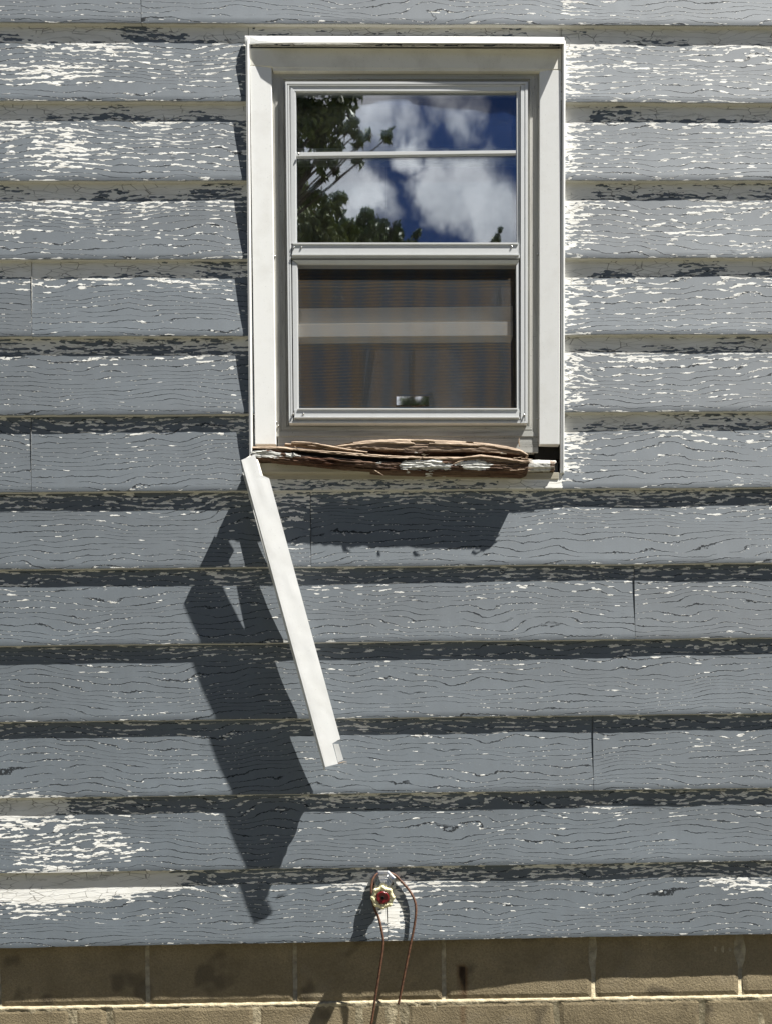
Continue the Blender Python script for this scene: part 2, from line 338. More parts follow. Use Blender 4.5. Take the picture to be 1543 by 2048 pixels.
M = dict(siding=mat_siding(), wood=mat_wood(), block=mat_block(), mortar=mat_mortar(), glass=mat_glass(), inner=mat_glass('old_window_glass', 0.022), screen=mat_screen(), rust=mat_rust(), chrome=mat_chrome(), cream=mat_handle(), ground=mat_ground(),
    under=mat_trim('stained_shaded_plank', (0.40, 0.365, 0.28), 0.7, 0.5, (0.16, 0.13, 0.09), stretch=(6, 40, 60)), white=mat_trim('white_coil_trim', (0.75, 0.75, 0.725), 0.42, 0.22), strip=mat_trim('white_bent_trim', (0.70, 0.70, 0.68), 0.42, 0.16, bumpd=0.0007),
    head=mat_trim('dusty_white_trim', (0.74, 0.715, 0.63), 0.5, 0.35), flash=mat_trim('white_head_trim', (0.72, 0.72, 0.69), 0.45, 0.3, (0.34, 0.26, 0.18)),
    flange=mat_trim('weathered_flange', (0.40, 0.39, 0.35), 0.5, 0.7, (0.12, 0.105, 0.08), stretch=(70, 70, 6)),
    flangeh=mat_trim('weathered_flange_streaked', (0.37, 0.37, 0.34), 0.5, 0.75, (0.09, 0.085, 0.07), stretch=(5, 60, 110)),
    alu=mat_trim('painted_aluminium', (0.58, 0.59, 0.585), 0.4, 0.18, (0.3, 0.29, 0.27), spec=0.5, stretch=(20, 20, 20)),
    gap=mat_plain('dark_gap', (0.018, 0.017, 0.015), 0.9, 0.1), rail=mat_trim('old_white_rail', (0.62, 0.61, 0.57), 0.5, 0.3), room=mat_plain('dim_room_wall', (0.22, 0.2, 0.18), 0.9, 0.1), shell=mat_plain('house_shell', (0.3, 0.31, 0.32), 0.8, 0.2),
    red=mat_plain('red_enamel', (0.17, 0.008, 0.010), 0.32, 0.5), bark=mat_plain('bark', (0.12, 0.09, 0.065), 0.9, 0.1), sticker=None)
mt, t = material('mirrored_label'); setp(t, col=(0.8, 0.8, 0.8), metal=1.0, rough=0.03); M['sticker'] = mt

# ------------------------------------------------------------------ ground
g = MB(); n = 40; R = 160.0
xs = [math.copysign(abs(i / n) ** 2.2, i) * R for i in range(-n, n + 1)]
vs = [Vector((x, y, 0.035 * mnoise.noise(Vector((x * .7, y * .7, 0))) if abs(x) < 30 and abs(y) < 30 else 0)) for y in xs for x in xs]; k = 2 * n + 1
g.add(vs, [(j * k + i, j * k + i + 1, (j + 1) * k + i + 1, (j + 1) * k + i) for j in range(k - 1) for i in range(k - 1)])
tag(g.build('ground', M['ground'], smooth=True), kind='structure')

# ------------------------------------------------------------------ the house
house = empty('house', (0, 0, 0))
tag(house, 'house wall of peeling grey lap siding above a concrete block base, with one window', 'house')

LEFT = [43, 200, 360, 518, 672, 829.5, 984, 1138, 1291, 1444, 1596, 1746, 1895.5]     # lap edges read at the photo's left edge ...
RIGHT = [49.6, 204, 359, 514, 667, 821, 974, 1125, 1275, 1426, 1576, 1722, 1868]    # ... and at its right edge
LAP = 8.4                       # siding thickness
EDGE = []
for a, b in zip(LEFT, RIGHT):
    u0, v0 = uv(28, a); u1, v1 = uv(1515, b); sl_ = (v1 - v0) / (u1 - u0); EDGE.append((v0 - sl_ * u0, sl_))
e0 = EDGE[0]
EDGE = [(e0[0] - 147.4 * k, e0[1]) for k in (3, 2, 1)] + EDGE                       # three more courses above the photo
def edge_v(i, u): c, s_ = EDGE[i]; return c + s_ * u
SEAM = {3: [281], 4: [], 7: [62], 9: [61], 10: [621], 11: [1269], 13: [1186], 15: [774]}
SEAM[4] = [497, 1123]
UL, UR = -1500.0, 1500.0
WIN = [uv(505, 85), uv(1118, 85), uv(1118, 946), uv(512, 946)]
wl, wr, wt, wb = uv(497, 500)[0] + 6, uv(1128, 500)[0] - 6, uv(800, 84)[1], uv(800, 946)[1]

def probit(c):
    c = min(max(c, 0.002), 0.998); tq = math.sqrt(-2 * math.log(min(c, 1 - c)))
    z = tq - (2.515517 + 0.802853 * tq + 0.010328 * tq * tq) / (1 + 1.432788 * tq + 0.189269 * tq * tq + 0.001308 * tq ** 3)
    return z if c > 0.5 else -z
def sst(a, b, x):
    x = min(max((x - a) / (b - a), 0), 1); return x * x * (3 - 2 * x)
def blob(px, py, cx, cy, rx, ry): return max(0.0, 1 - ((px - cx) / rx) ** 2 - ((py - cy) / ry) ** 2)
def pix(u, v):
    X = RC @ np.array([u, v, D]); return CX + FPX * X[0] / X[2], CY + FPX * X[1] / X[2]
#            band under the lap (left, right)   just below it     the rest
WEAR = {3: (.5, .5, .25, .2, .10, .10), 4: (.88, .88, .42, .36, .26, .27), 5: (.88, .88, .46, .40, .30, .27), 6: (.84, .88, .40, .38, .22, .27), 7: (.76, .84, .36, .40, .08, .21), 8: (.55, .74, .20, .42, .06, .17),
        9: (.36, .64, .12, .32, .05, .11), 10: (.36, .45, .12, .14, .05, .05), 11: (.34, .30, .12, .16, .05, .06), 12: (.22, .22, .06, .15, .035, .055), 13: (.20, .26, .06, .16, .03, .055), 14: (.34, .38, .13, .15, .05, .05), 15: (.45, .42, .22, .16, .06, .06)}
def wear(i, fy, u, v):
    px, py = pix(u, v); w = WEAR.get(i, WEAR[4]); q = sst(200, 1350, px)
    A, B, Cc = (w[k] * (1 - q) + w[k + 1] * q for k in (0, 2, 4))
    ns = mnoise.noise(Vector((px / 110, py / 45, i * 3.1))); n2 = mnoise.noise(Vector((px / 260, py / 90, i * 7.3 + 40)))
    if fy < 0.24: c = A * (1.2 - 3.6 * max(0, fy - 0.08))
    elif fy < 0.5: c = B + (Cc - B) * sst(0.26, 0.5, fy)
    else: c = Cc * (1 - 0.45 * sst(.5, 1, fy))
    c *= 1 + 0.6 * ns + 0.4 * n2
    if fy > 0.965: c += 0.22
    if 1122 < px < 1190 and py < 960: c += 0.62 * (1 - (px - 1122) / 68) * (0.35 if fy > .9 else 1)
    c += 0.5 * blob(px, py, 70, 1655, 150, 38) * (1 + ns) + 0.65 * (1 + ns) * blob(px, py, 100, 1712, 95, 34) + 0.5 * blob(px, py, 210, 1690, 90, 40)
    c += 0.7 * blob(px, py, 40, 1612, 120, 40)
    c += 1.0 * blob(px, py, 110, 1772, 330, 42) * (1 + .7 * ns) + .4 * blob(px, py, 60, 1815, 110, 40)
    c += .72 * (1 + ns) * blob(px, py, 782, 1845, 40, 75) + .5 * blob(px, py, 770, 1770, 160, 26) + 0.5 * blob(px, py, 1500, 1765, 110, 30)
    c += 0.6 * blob(px, py, 150, 320, 120, 50) * max(0, .4 + ns) + .5 * blob(px, py, 90, 140, 130, 30) + .3 * blob(px, py, 620, 1020, 40, 60)
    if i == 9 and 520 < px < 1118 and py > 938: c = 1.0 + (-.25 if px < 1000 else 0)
    if i == 4 and 497 < px < 1123: c = 0.9
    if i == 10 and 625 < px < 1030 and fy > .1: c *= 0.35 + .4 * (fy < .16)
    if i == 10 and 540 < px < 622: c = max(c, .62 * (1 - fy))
    return max(0.004, min(0.995, c))
SIG = 0.094
def thr_of(c): return 0.535 - SIG * probit(c) if c < .99 else 0.0

def siding():
    mb = MB()
    for i in range(len(EDGE)):
        vb = lambda u, i=i: edge_v(i, u)
        vtop = (lambda u, i=i: edge_v(i - 1, u)) if i else (lambda u: edge_v(0, u) - 147.4)
        cuts = [UL] + [uv(p, 0.5 * (pix(0, vb(0))[1] + pix(0, vtop(0))[1]))[0] for p in SEAM.get(i, [])] + [UR]
        for sgm in range(len(cuts) - 1):
            ua, ub = cuts[sgm] + 0.42 * (sgm > 0), cuts[sgm + 1] - 0.42 * (sgm < len(cuts) - 2)
            seed = hsh('b', i, sgm); tone = 0.93 + 0.16 * hsh('t', i, sgm); dw = (hsh('w', i, sgm) - .5) * 0.9
            spans = [(ua, ub)]
            # window hole: courses that meet the window stop at its trim
            top_i, bot_i = vtop(0) - 26, vb(0)
            def emit(a, b, va, vbm, sgm=sgm):
                """board surface between u a..b; va, vbm: functions giving top / bottom v"""
                inside = lambda u: True
                us = []; u = a
                while u < b - 1e-6: us.append(u); u += 8.0 if -800 < u < 760 else 40.0
                us.append(b)
                nv = 30; vs = []; pc = []; th = []; tn = []; dr = []; k = len(us)
                for r in range(nv + 1):
                    for u in us:
                        t0, t1 = va(u), vbm(u); v = t0 + (t1 - t0) * r / nv
                        L0, L1 = vtop(u), vb(u); fy = (v - L0) / (L1 - L0)
                        wave = 0.55 * mnoise.noise(Vector((u / 130, i * 5.1 + seed, 0.3))) + .25 * mnoise.noise(Vector((u / 22, i * 5.1 + seed, v / 60)))
                        w = LAP * (1 - max(fy, 0) ** 1.45 if fy <= 1 else 1 - fy) + wave + dw * fy
                        jit = (0.7 * mnoise.noise(Vector((u / 17, i * 9.7, seed * 50))) + 1.1 * mnoise.noise(Vector((u / 190, i * 9.7, 5.0)))) * (1 if t1 == L1 else 0)
                        if r == nv: v += jit
                        elif r == nv - 1: v += jit * .9
                        vs.append(XYZ(u, v, w + (0.9 if r == nv else 0))); pc.append((u + 1700 * hsh('p', i, sgm), (L1 - v) + 900 * hsh('q', i, sgm), 0.0))
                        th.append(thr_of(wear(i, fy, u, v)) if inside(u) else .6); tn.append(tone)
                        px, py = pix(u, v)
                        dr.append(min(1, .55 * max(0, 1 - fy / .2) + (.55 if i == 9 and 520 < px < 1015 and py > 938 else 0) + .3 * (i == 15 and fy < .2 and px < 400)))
                fs = [(r * k + j, r * k + j + 1, (r + 1) * k + j + 1, (r + 1) * k + j) for r in range(nv) for j in range(k - 1)]
                # underside (drip edge) and cut ends
                o = nv * k; base = len(vs)
                for j, u in enumerate(us):
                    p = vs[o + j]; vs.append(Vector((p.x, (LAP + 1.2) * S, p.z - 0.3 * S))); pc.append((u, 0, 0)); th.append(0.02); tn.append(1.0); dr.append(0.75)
                fs += [(o + j, o + j + 1, base + j + 1, base + j) for j in range(k - 1)]
                for j in (0, k - 1):
                    b2 = len(vs); p0, p1 = vs[j], vs[o + j]
                    vs.extend([Vector((p0.x, (LAP + 6) * S, p0.z)), Vector((p1.x, (LAP + 6) * S, p1.z))]); pc.extend([(0, 0, 0)] * 2); th.extend([.6] * 2); tn.extend([.4] * 2); dr.extend([0, 0])
                    fs.append((j, o + j, b2 + 1, b2))
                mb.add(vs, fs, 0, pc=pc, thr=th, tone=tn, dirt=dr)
            ext = lambda u: vtop(u) - 22
            if sgm:                                           # added backing behind the butt joint, keeps sun from leaking through
                uj = cuts[sgm]; bq = [XYZ(uj - 6, vtop(uj) - 10, LAP + 3), XYZ(uj + 6, vtop(uj) - 10, LAP + 3), XYZ(uj + 6, vb(uj) - .6, 2.4), XYZ(uj - 6, vb(uj) - .6, 2.4)]
                mid_ = [XYZ(uj + d_x, vtop(uj) + (vb(uj) - vtop(uj)) * .55, LAP * (1 - .55 ** 1.45) + 1.6) for d_x in (-6, 6)]
                mb.add([bq[0], bq[1], mid_[1], mid_[0], bq[2], bq[3]], [(0, 3, 2, 1), (3, 5, 4, 2)], 0, pc=[(0, 0, 0)] * 6, thr=[.6] * 6, tone=[.7] * 6, dirt=[0] * 6)
            if bot_i < wt or top_i + 26 > wb: emit(ua, ub, ext, vb)
            else:
                if ua < wl: emit(ua, min(ub, wl), ext, vb)
                if ub > wr: emit(max(ua, wr), ub, ext, vb)
                if vb(0) > wb + 2 and ub > wl and ua < wr: emit(max(ua, wl), min(ub, wr), lambda u: wb, vb)
                if vtop(0) < wt - 2 and ub > wl and ua < wr: emit(max(ua, wl), min(ub, wr), ext, lambda u: wt)
    return mb.build('siding', M['siding'], house, smooth=True, flip=False)
sd = siding()
for p in sd.data.polygons:            # lip and board ends stay crisp
    pass
sd.data.set_sharp_from_angle(angle=math.radians(40)) if hasattr(sd.data, 'set_sharp_from_angle') else None

# foundation of concrete blocks: upper course in the siding's shade, lower courses step out a little
def foundation():
    mb = MB()
    WU, WLW = 22.0, 18.5
    v_ledge = lambda u: uv(771, 2004, WU)[1] + (uv(1500, 1984, WU)[1] - uv(60, 2008, WU)[1]) / 1440 * u
    def block(u0, u1, va, vb_, w, seed):
        nx = max(2, int((u1 - u0) / 9)); ny = max(2, int((vb_(0) - va(0)) / 9)); vs = []; ru = []
        for r in range(ny + 1):
            for j in range(nx + 1):
                u = u0 + (u1 - u0) * j / nx; v = va(u) + (vb_(u) - va(u)) * r / ny
                e = min(j, nx - j, r, ny - r); px, py = pix(u, v)
                ww = w + (1.6 if e == 0 else 0) + 0.5 * mnoise.noise(Vector((u / 30, v / 30, seed))) + 1.2 * mnoise.noise(Vector((u / 160, v / 90, seed)))
                # the photo's right-hand end of the wall bulges out
                ww -= 5.5 * sst(880, 1250, px) * sst(1880, 1990, py)
                vs.append(XYZ(u + (.9 * mnoise.noise(Vector((v / 9, u, 1.0))) if j in (0, nx) else 0), v + (1.2 * mnoise.noise(Vector((u / 9, v, 2.0))) if r in (0, ny) else 0), ww))
                d = abs(px - 926 - 2 * math.sin(py / 13)); ru.append(max(0, 1 - (d / (11 if py < 1965 else 9 - (py - 1965) * .05)) ** 4) * sst(1926, 1938, py) * (1 - .5 * sst(1945, 2034, py)) if d < 12 else 0.0)
        k = nx + 1; fs = [(r * k + j, r * k + j + 1, (r + 1) * k + j + 1, (r + 1) * k + j) for r in range(ny) for j in range(nx)]
        ring = [j for j in range(k)] + [r * k + nx for r in range(1, ny + 1)] + [ny * k + j for j in range(nx - 1, -1, -1)] + [r * k for r in range(ny - 1, 0, -1)]
        b = len(vs)
        for q in ring: p = vs[q]; vs.append(Vector((p.x, p.y + 9 * S, p.z))); ru.append(0.0)
        L = len(ring); fs += [(ring[q], b + q, b + (q + 1) % L, ring[(q + 1) % L]) for q in range(L)]
        mb.add(vs, fs, 0, rust=ru)
    joint = 9.0
    def course(js, va, vb_, w, s):
        for q in range(len(js) - 1): block(js[q] + joint / 2, js[q + 1] - joint / 2, va, vb_, w, s + q * 1.7)
    up = [uv(x, 1950, WU)[0] for x in (295, 590, 887, 1185, 1478)]; st = (up[-1] - up[0]) / 4
    up = [up[0] - st * k for k in (3, 2, 1)] + up + [up[-1] + st * k for k in (1, 2)]
    lo = [uv(x, 2025, WLW)[0] for x in (-90, 145, 217, 512, 810, 1112, 1402)]
    lo = [lo[0] - st * k for k in (2, 1)] + lo + [lo[-1] + st * k for k in (1, 2)]
    vtopf = lambda u: edge_v(len(EDGE) - 1, u) - 60
    course(up, vtopf, lambda u: v_ledge(u) - 3.2, WU, 1.0)
    h = 142.0
    vg = (ZC + 0.15) / S
    top = lambda u: v_ledge(u) + 1.5; q = 0
    while top(0) < vg:
        tf = top; bf = (lambda u, tf=tf: tf(u) + h); course(lo if q % 2 == 0 else [x + 22 for x in up], tf, bf, WLW - .0, 20.0 + 9 * q); top = (lambda u, bf=bf: bf(u) + joint); q += 1
    fb = mb.build('foundation', M['block'], house, smooth=False)
    mo = MB(); js = up; nx = 400
    # mortar bed: sheet behind the joints, with the fat ledge joint squeezed out between the courses
    rows = [(vtopf, WU + 3.2, WU + 3.2), (lambda u: v_ledge(u) - 4, WU + 2.4, WU + 3), (lambda u: v_ledge(u) - 2.2, WU - .4, WU - 1), (lambda u: v_ledge(u) - .3, WLW + .3, 0), (lambda u: v_ledge(u) + 2.4, WLW + 0.4, 0), (lambda u: v_ledge(u) + 6, WLW + 1.25, 0), (lambda u: vg, WLW + 1.25, 0)]
    vs = []
    us = np.linspace(UL, UR, nx + 1)
    for ri, (fv, w, _) in enumerate(rows):
        for u in us:
            px, py = pix(u, fv(u)); n_ = mnoise.noise(Vector((u / 14, ri * 3.0, 0.5)))
            bul = 5.5 * sst(880, 1250, px) * sst(1880, 1990, py) if ri else 0
            vs.append(XYZ(u, fv(u) + (1.0 * n_ if 0 < ri < 6 else 0), w + (1.4 * mnoise.noise(Vector((u / 11, ri * 5.0, 7.5))) if 0 < ri < 6 else 0) - bul))
    k = nx + 1; mo.add(vs, [(r * k + j, r * k + j + 1, (r + 1) * k + j + 1, (r + 1) * k + j) for r in range(len(rows) - 1) for j in range(nx)])
    mo.build('mortar', M['mortar'], fb, smooth=True)
foundation()

# ------------------------------------------------------------------ house shell (dark room behind the window)
sh = MB(); bx = UR * S; yb = 3.6; zt = ZC - (EDGE[0][0] - 147.4) * S; y0 = 0.034
ulx0, ulx1, uz0, uz1 = (wl + 14) * S, (wr - 14) * S, ZC - (wb - 6) * S, ZC - (wt + 6) * S
def face(mbx, *p): mbx.add([Vector(q) for q in p], [tuple(range(len(p)))])
face(sh, (-bx, y0, 0), (-bx, yb, 0), (-bx, yb, zt), (-bx, y0, zt)); face(sh, (bx, y0, 0), (bx, yb, 0), (bx, yb, zt), (bx, y0, zt))
face(sh, (-bx, yb, 0), (bx, yb, 0), (bx, yb, zt), (-bx, yb, zt)); face(sh, (-bx, y0, zt), (bx, y0, zt), (bx, yb, zt), (-bx, yb, zt))
zf = ZC - (EDGE[-1][0] - 30) * S
for (a, b, c, d) in ((-bx, ulx0, zf, zt), (ulx1, bx, zf, zt), (ulx0, ulx1, zf, uz0), (ulx0, ulx1, uz1, zt)): face(sh, (a, y0, c), (b, y0, c), (b, y0, d), (a, y0, d))
sh.build('house_shell', M['shell'], house, flip=False)
rm = MB(); rx0, rx1, ry0, ry1, rz0, rz1 = -1.6, 1.6, 0.12, 3.3, zf, zf + 2.45
rz1 = max(rz1, uz1 + 0.12)
face(rm, (rx0, ry0, rz0), (rx1, ry0, rz0), (rx1, ry1, rz0), (rx0, ry1, rz0)); face(rm, (rx0, ry0, rz1), (rx1, ry0, rz1), (rx1, ry1, rz1), (rx0, ry1, rz1))
face(rm, (rx0, ry1, rz0), (rx1, ry1, rz0), (rx1, ry1, rz1), (rx0, ry1, rz1)); face(rm, (rx0, ry0, rz0), (rx0, ry1, rz0), (rx0, ry1, rz1), (rx0, ry0, rz1)); face(rm, (rx1, ry0, rz0), (rx1, ry1, rz0), (rx1, ry1, rz1), (rx1, ry0, rz1))
for (a, b, c, d) in ((rx0, ulx0, rz0, rz1), (ulx1, rx1, rz0, rz1), (ulx0, ulx1, rz0, uz0), (ulx0, ulx1, uz1, rz1)): face(rm, (a, ry0, c), (b, ry0, c), (b, ry0, d), (a, ry0, d))
for (a, b) in (((ulx0, uz0), (ulx1, uz0)), ((ulx0, uz1), (ulx1, uz1)), ((ulx0, uz0), (ulx0, uz1)), ((ulx1, uz0), (ulx1, uz1))): face(rm, (a[0], y0, a[1]), (b[0], y0, b[1]), (b[0], ry0, b[1]), (a[0], ry0, a[1]))
rm.build('room', M['room'], house, flip=False)

# ------------------------------------------------------------------ window
WF = 6.0                          # flange face depth
fl = MB()
oL, oR = 540, 1084
fT = [(oL, 136), (oR, 136), (1056, 160), (568, 160)]; fB = [(548, 888), (1080, 888), (1056, 848), (574, 848)]
# flange members, mitred, each with a raised inner ridge and shallow grooves
def member(mb, o0, o1, i1, i0, steps, mi=0):
    """o0-o1 outer edge, i0-i1 inner edge (pixels); steps: (fraction, depth) stair profile from outer to inner"""
    for (a, b, w) in steps:
        lerp = lambda p, q, f: (p[0] + (q[0] - p[0]) * f, p[1] + (q[1] - p[1]) * f)
        mb.quad_px([lerp(o0, i0, a), lerp(o1, i1, a), lerp(o1, i1, b), lerp(o0, i0, b)], w, w + 7, mi)
stp = [(0, .18, WF + .0), (.18, .34, WF + .5), (.34, .52, WF - .1), (.52, .70, WF + .6), (.70, .86, WF + .1), (.86, 1.0, WF + 2.2)]
member(fl, (oL, 136), (oR, 136), (1054, 161), (571, 161), stp, 1)
member(fl, (1084, 136), (1079, 876), (1054, 849), (1054, 161), stp)
member(fl, (546, 876), (1079, 876), (1054, 849), (577, 849), [(0, .12, WF + 3), (.12, .45, WF), (.45, .62, WF + .5), (.62, .86, WF + .1), (.86, 1, WF + 2.5)], 1)
member(fl, (oL, 136), (546, 876), (577, 849), (571, 161), stp)
# subsill below the flange
for (ya, yb_, w) in ((868, 874, WF + 1.5), (874.2, 881, WF + 1.2), (881.2, 890, WF + .9), (890.2, 905, WF + .6)): fl.rect_px(556, ya, 1075, yb_, w, w + 8, 1)
win = fl.build('window', [M['flange'], M['flangeh']], house, bevel=0.0003)

for (px, py) in ((545, 186), (550, 513), (553, 845), (557, 852), (1077, 215), (1074, 508), (1073, 838), (718, 145), (902, 143), (586, 829), (607, 828), (1047, 830), (588, 495), (603, 495), (1022, 494), (597, 308)):
    w = WF - .2 if px in (545, 550, 553, 557, 1077, 1074, 1073, 718, 902) else -3.4
    sc = MB(); p = at(px, py, w); sc.lathe(p, (0, -1, 0), [(-.002, 1.6 * S), (0.3 * S, 1.9 * S), (1.3 * S, 1.7 * S), (1.9 * S, .8 * S)], 12)
    sc.build('screw', M['chrome'], win, smooth=True)

# storm frame: outer two-ridged frame, groove, sash stiles with a bead
sf = MB()
OL = [(571, 163), (1054, 163), (1054, 846), (578, 846)]
def inset(q, l, t_, r, b): return [(q[0][0] + l, q[0][1] + t_), (q[1][0] - r, q[1][1] + t_), (q[2][0] - r, q[2][1] - b), (q[3][0] + l, q[3][1] - b)]
def ring(mb, A, B, w, back, mi=0):
    for k in range(4):
        k2 = (k + 1) % 4; mb.quad_px([A[k], A[k2], B[k2], B[k]], w, back, mi)
def stair(mb, A, prof):
    """prof: list of ((l,t,r,b) cumulative inset, depth, material)"""
    prev = A
    for (ins, w, mi) in prof:
        nxt = inset(A, *ins); ring(mb, prev, nxt, w, 22.0, mi); prev = nxt
    return prev
I1 = stair(sf, OL, [((3, 5, 5, 3), -2.5, 0), ((4.2, 6.2, 7, 3.8), -1.2, 0), ((7.5, 8, 14, 5), -2.2, 0), ((9, 9.4, 15.2, 7.5), 5.0, 1)])
sf.build('storm_frame', [M['alu'], M['gap']], win, bevel=0.0004)
# upper sash
us = MB()
uA = [(580.3, 172.6), (1038.6, 172.6), (1038.6, 514.8), (582.2, 514.8)]
ring(us, uA, [(582, 182), (1037, 182), (1037, 514.7), (583, 514.7)], -1.0, 16); 
us.quad_px([(582, 172.6), (590, 184), (592, 487), (583, 487)], -1.4, 16); us.quad_px([(1037, 174), (1037, 487), (1033, 487), (1032, 184)], .2, 16)
us.quad_px([(582, 174), (1037, 174), (1032, 184), (590, 184)], [-1.2, -1.2, 1.5, 1.5], 16)
us.quad_px([(590.2, 184), (592, 184), (593.6, 486), (592, 486)], -0.5, 16)
us.rect_px(586, 485, 1035, 488.3, -5.0, 16); us.rect_px(585, 488.4, 1036, 507.6, -3.6, 16); us.rect_px(584, 507.7, 1037, 510.2, -5.2, 16); us.rect_px(584, 510.3, 1038, 515.3, -3.0, 16)
us.build('upper_sash', M['alu'], win, bevel=0.0004)
gp = MB(); gp.rect_px(584, 515.4, 1038, 519.6, 4, 18); gp.rect_px(1033.8, 176, 1039.5, 838, 6.5, 18); gp.build('sash_gap', M['gap'], win)
# lower sash
ls = MB()
ls.quad_px([(586, 519.8), (1037, 519.8), (1032, 527.6), (595, 527.6)], [-3.2, -3.2, -.6, -.6], 14)
ls.quad_px([(584.6, 521), (594, 528), (596, 818), (587.6, 827)], -1.8, 14); ls.quad_px([(594.2, 528.4), (595.5, 528.4), (597, 817), (596.2, 817)], -1.2, 14)
ls.quad_px([(1037, 521), (1038.6, 827), (1034, 818), (1032.6, 528)], -0.4, 14); ls.quad_px([(1032.4, 528.6), (1034, 818), (1032.6, 817), (1031, 529)], -1.4, 14)
ls.rect_px(596, 816.4, 1034, 819, -4.2, 14); ls.rect_px(589, 819.1, 1037, 833.2, -2.8, 14); ls.rect_px(588.5, 833.3, 1037.4, 835.4, -4.6, 14); ls.rect_px(587.6, 835.5, 1038, 838.4, -2.6, 14)
ls.build('lower_sash', M['alu'], win, bevel=0.0004)
# panes, screen
gl = MB(); gl.rect_px(588, 180, 1036, 490, 3.6, 5.6); gl.build('upper_pane', M['glass'], win)
scn = MB(); scn.add([at(592, 524, 3.0), at(1034, 524, 3.0), at(1035, 822, 3.0), at(594, 822, 3.0)], [(0, 1, 2, 3)]); scn.build('insect_screen', M['screen'], win)
stk = MB(); stk.rect_px(792, 793, 857, 810, 2.4, 2.9); o = stk.build('mirrored_label', M['sticker'], win)
# old inner window: rails and pane behind the storm window
for kk_ in range(3):
    ir = MB()
    if kk_ == 0: ir.rect_px(582, 168, 1040, 197.5, 10, 22)
    if kk_ == 1: ir.rect_px(582, 296, 1040, 322, 9.0, 20); ir.rect_px(582, 322.2, 1040, 327, 13, 22)
    if kk_ == 2: ir.quad_px([(582, 617), (1024, 612), (1024, 643), (582, 648)], 22, 30); ir.quad_px([(582, 648.1), (1024, 643.1), (1024, 671), (582, 674)], 5.4, 30)
    ir.build('inner_sash_rail', M['rail'], win, bevel=0.0006)
br = MB(); br.quad_px([(593, 304.5), (1030, 300.5), (1030, 306.5), (593, 312.5)], 0.6, 3.2); br.quad_px([(593, 312.7), (1031, 306.7), (1031, 310), (593, 316.5)], 2.0, 3.4); br.build('cross_bar', M['alu'], win, bevel=0.0004)
lp = MB(); lp.rect_px(580, 640, 1040, 900, 26, 28); lp.rect_px(580, 190, 1040, 640, 31, 33); lp.build('inner_pane', M['inner'], win)

# casings, trims
CF = 0.6
for pts, w in (([(500, 131), (543.5, 133.5), (552.5, 889), (510.5, 889)], [-.9, 1.7, 1.7, -.9]), ([(1077.5, 140), (1121, 140), (1117.5, 889), (1076.8, 889)], [1.4, -1.0, -1.0, 1.4])):
    cs = MB(); cs.quad_px(pts, w, 16); cs.build('side_casing', M['white'], win, bevel=0.0016, seg=3)
hc = MB(); hc.quad_px([(499.5, 96), (1122, 97), (1121, 138.8), (545, 135.5), (543.8, 133), (499.5, 130.6)], -.2, 14); hc.quad_px([(545, 134), (1120, 138.4), (1080, 142), (547, 142)], 0.4, 13)
hc.build('head_casing', M['head'], win, bevel=0.001)
# head flashing: back leg on the wall, sloping top, drip edge; its left end is bent back
hf = MB()
xs_ = [490, 500, 520, 548, 600, 700, 850, 1000, 1100, 1127]
ov = [-1.5, -3.0, -6.0, -10.5, -12.5, -13.5, -14.5, -16, -17, -17]
yt = [71.5, 71.7, 71.9, 72.1, 72.3, 72.6, 73, 73.4, 74.2, 74.4]
ym = [84, 83, 81.6, 80.8, 80.6, 80.8, 81, 81, 81.2, 81.4]; yl = [88, 88, 86.6, 85.6, 85, 85, 85.5, 86, 86.6, 87]
for k in range(len(xs_) - 1):
    a, b = k, k + 1
    A = lambda q, y, w: at(xs_[q], y[q], w)
    sec = []
    for q in (a, b):
        o_ = ov[q]
        sec.append([A(q, yt, 4.0), at(xs_[q], yt[q] + 1, -1.2), at(xs_[q], ym[q], o_ * .9), at(xs_[q], yl[q], o_), at(xs_[q], yl[q] + 1.8, o_ + 1.0), at(xs_[q], yl[q] + 1.2, 5.0)])
    n6 = 6
    fs = [(i, (i + 1) % n6, (i + 1) % n6 + n6, i + n6) for i in range(n6)]
    if k == 0: fs.append(tuple(range(n6 - 1, -1, -1)))
    if k == len(xs_) - 2: fs.append(tuple(range(n6, 2 * n6)))
    hf.add(sec[0] + sec[1], fs)
bmx = hf.build('head_flashing', M['flash'], win)
bm = bmesh.new(); bm.from_mesh(bmx.data); bmesh.ops.remove_doubles(bm, verts=bm.verts, dist=1e-6); bmesh.ops.recalc_face_normals(bm, faces=bm.faces); bm.to_mesh(bmx.data); bm.free()
for left in (True, False):
    st_ = MB()
    if left:
        st_.quad_px([(491.5, 77), (498.6, 77), (505.5, 905), (499, 912)], [-3.6] * 4, 10)
        st_.quad_px([(494.2, 79), (496.4, 79), (503.4, 903), (501.2, 905)], [-4.4] * 4, 9)
    else:
        st_.quad_px([(1123.5, 81), (1130, 81), (1127.5, 946), (1119.5, 946)], [-3.6, -3.6, -1.2, -.4], 10)
        st_.quad_px([(1125.5, 83), (1128, 83), (1126, 944), (1122.8, 944)], [-4.4, -4.4, -2.0, -1.2], 9)
    st_.build('side_trim', M['white'], win, bevel=0.0005)
for kk_ in range(3):
    bk = MB()
    if kk_ == 0: bk.quad_px([(498.7, 96), (500.4, 96), (510, 905), (505.6, 905)], 7, 16)
    if kk_ == 1: bk.quad_px([(1120, 140), (1124, 140), (1120, 940), (1116, 940)], 7.5, 16)
    if kk_ == 2: bk.rect_px(1068, 884, 1122, 918, 9, 22)
    bk.build('trim_gap', M['gap'], win)

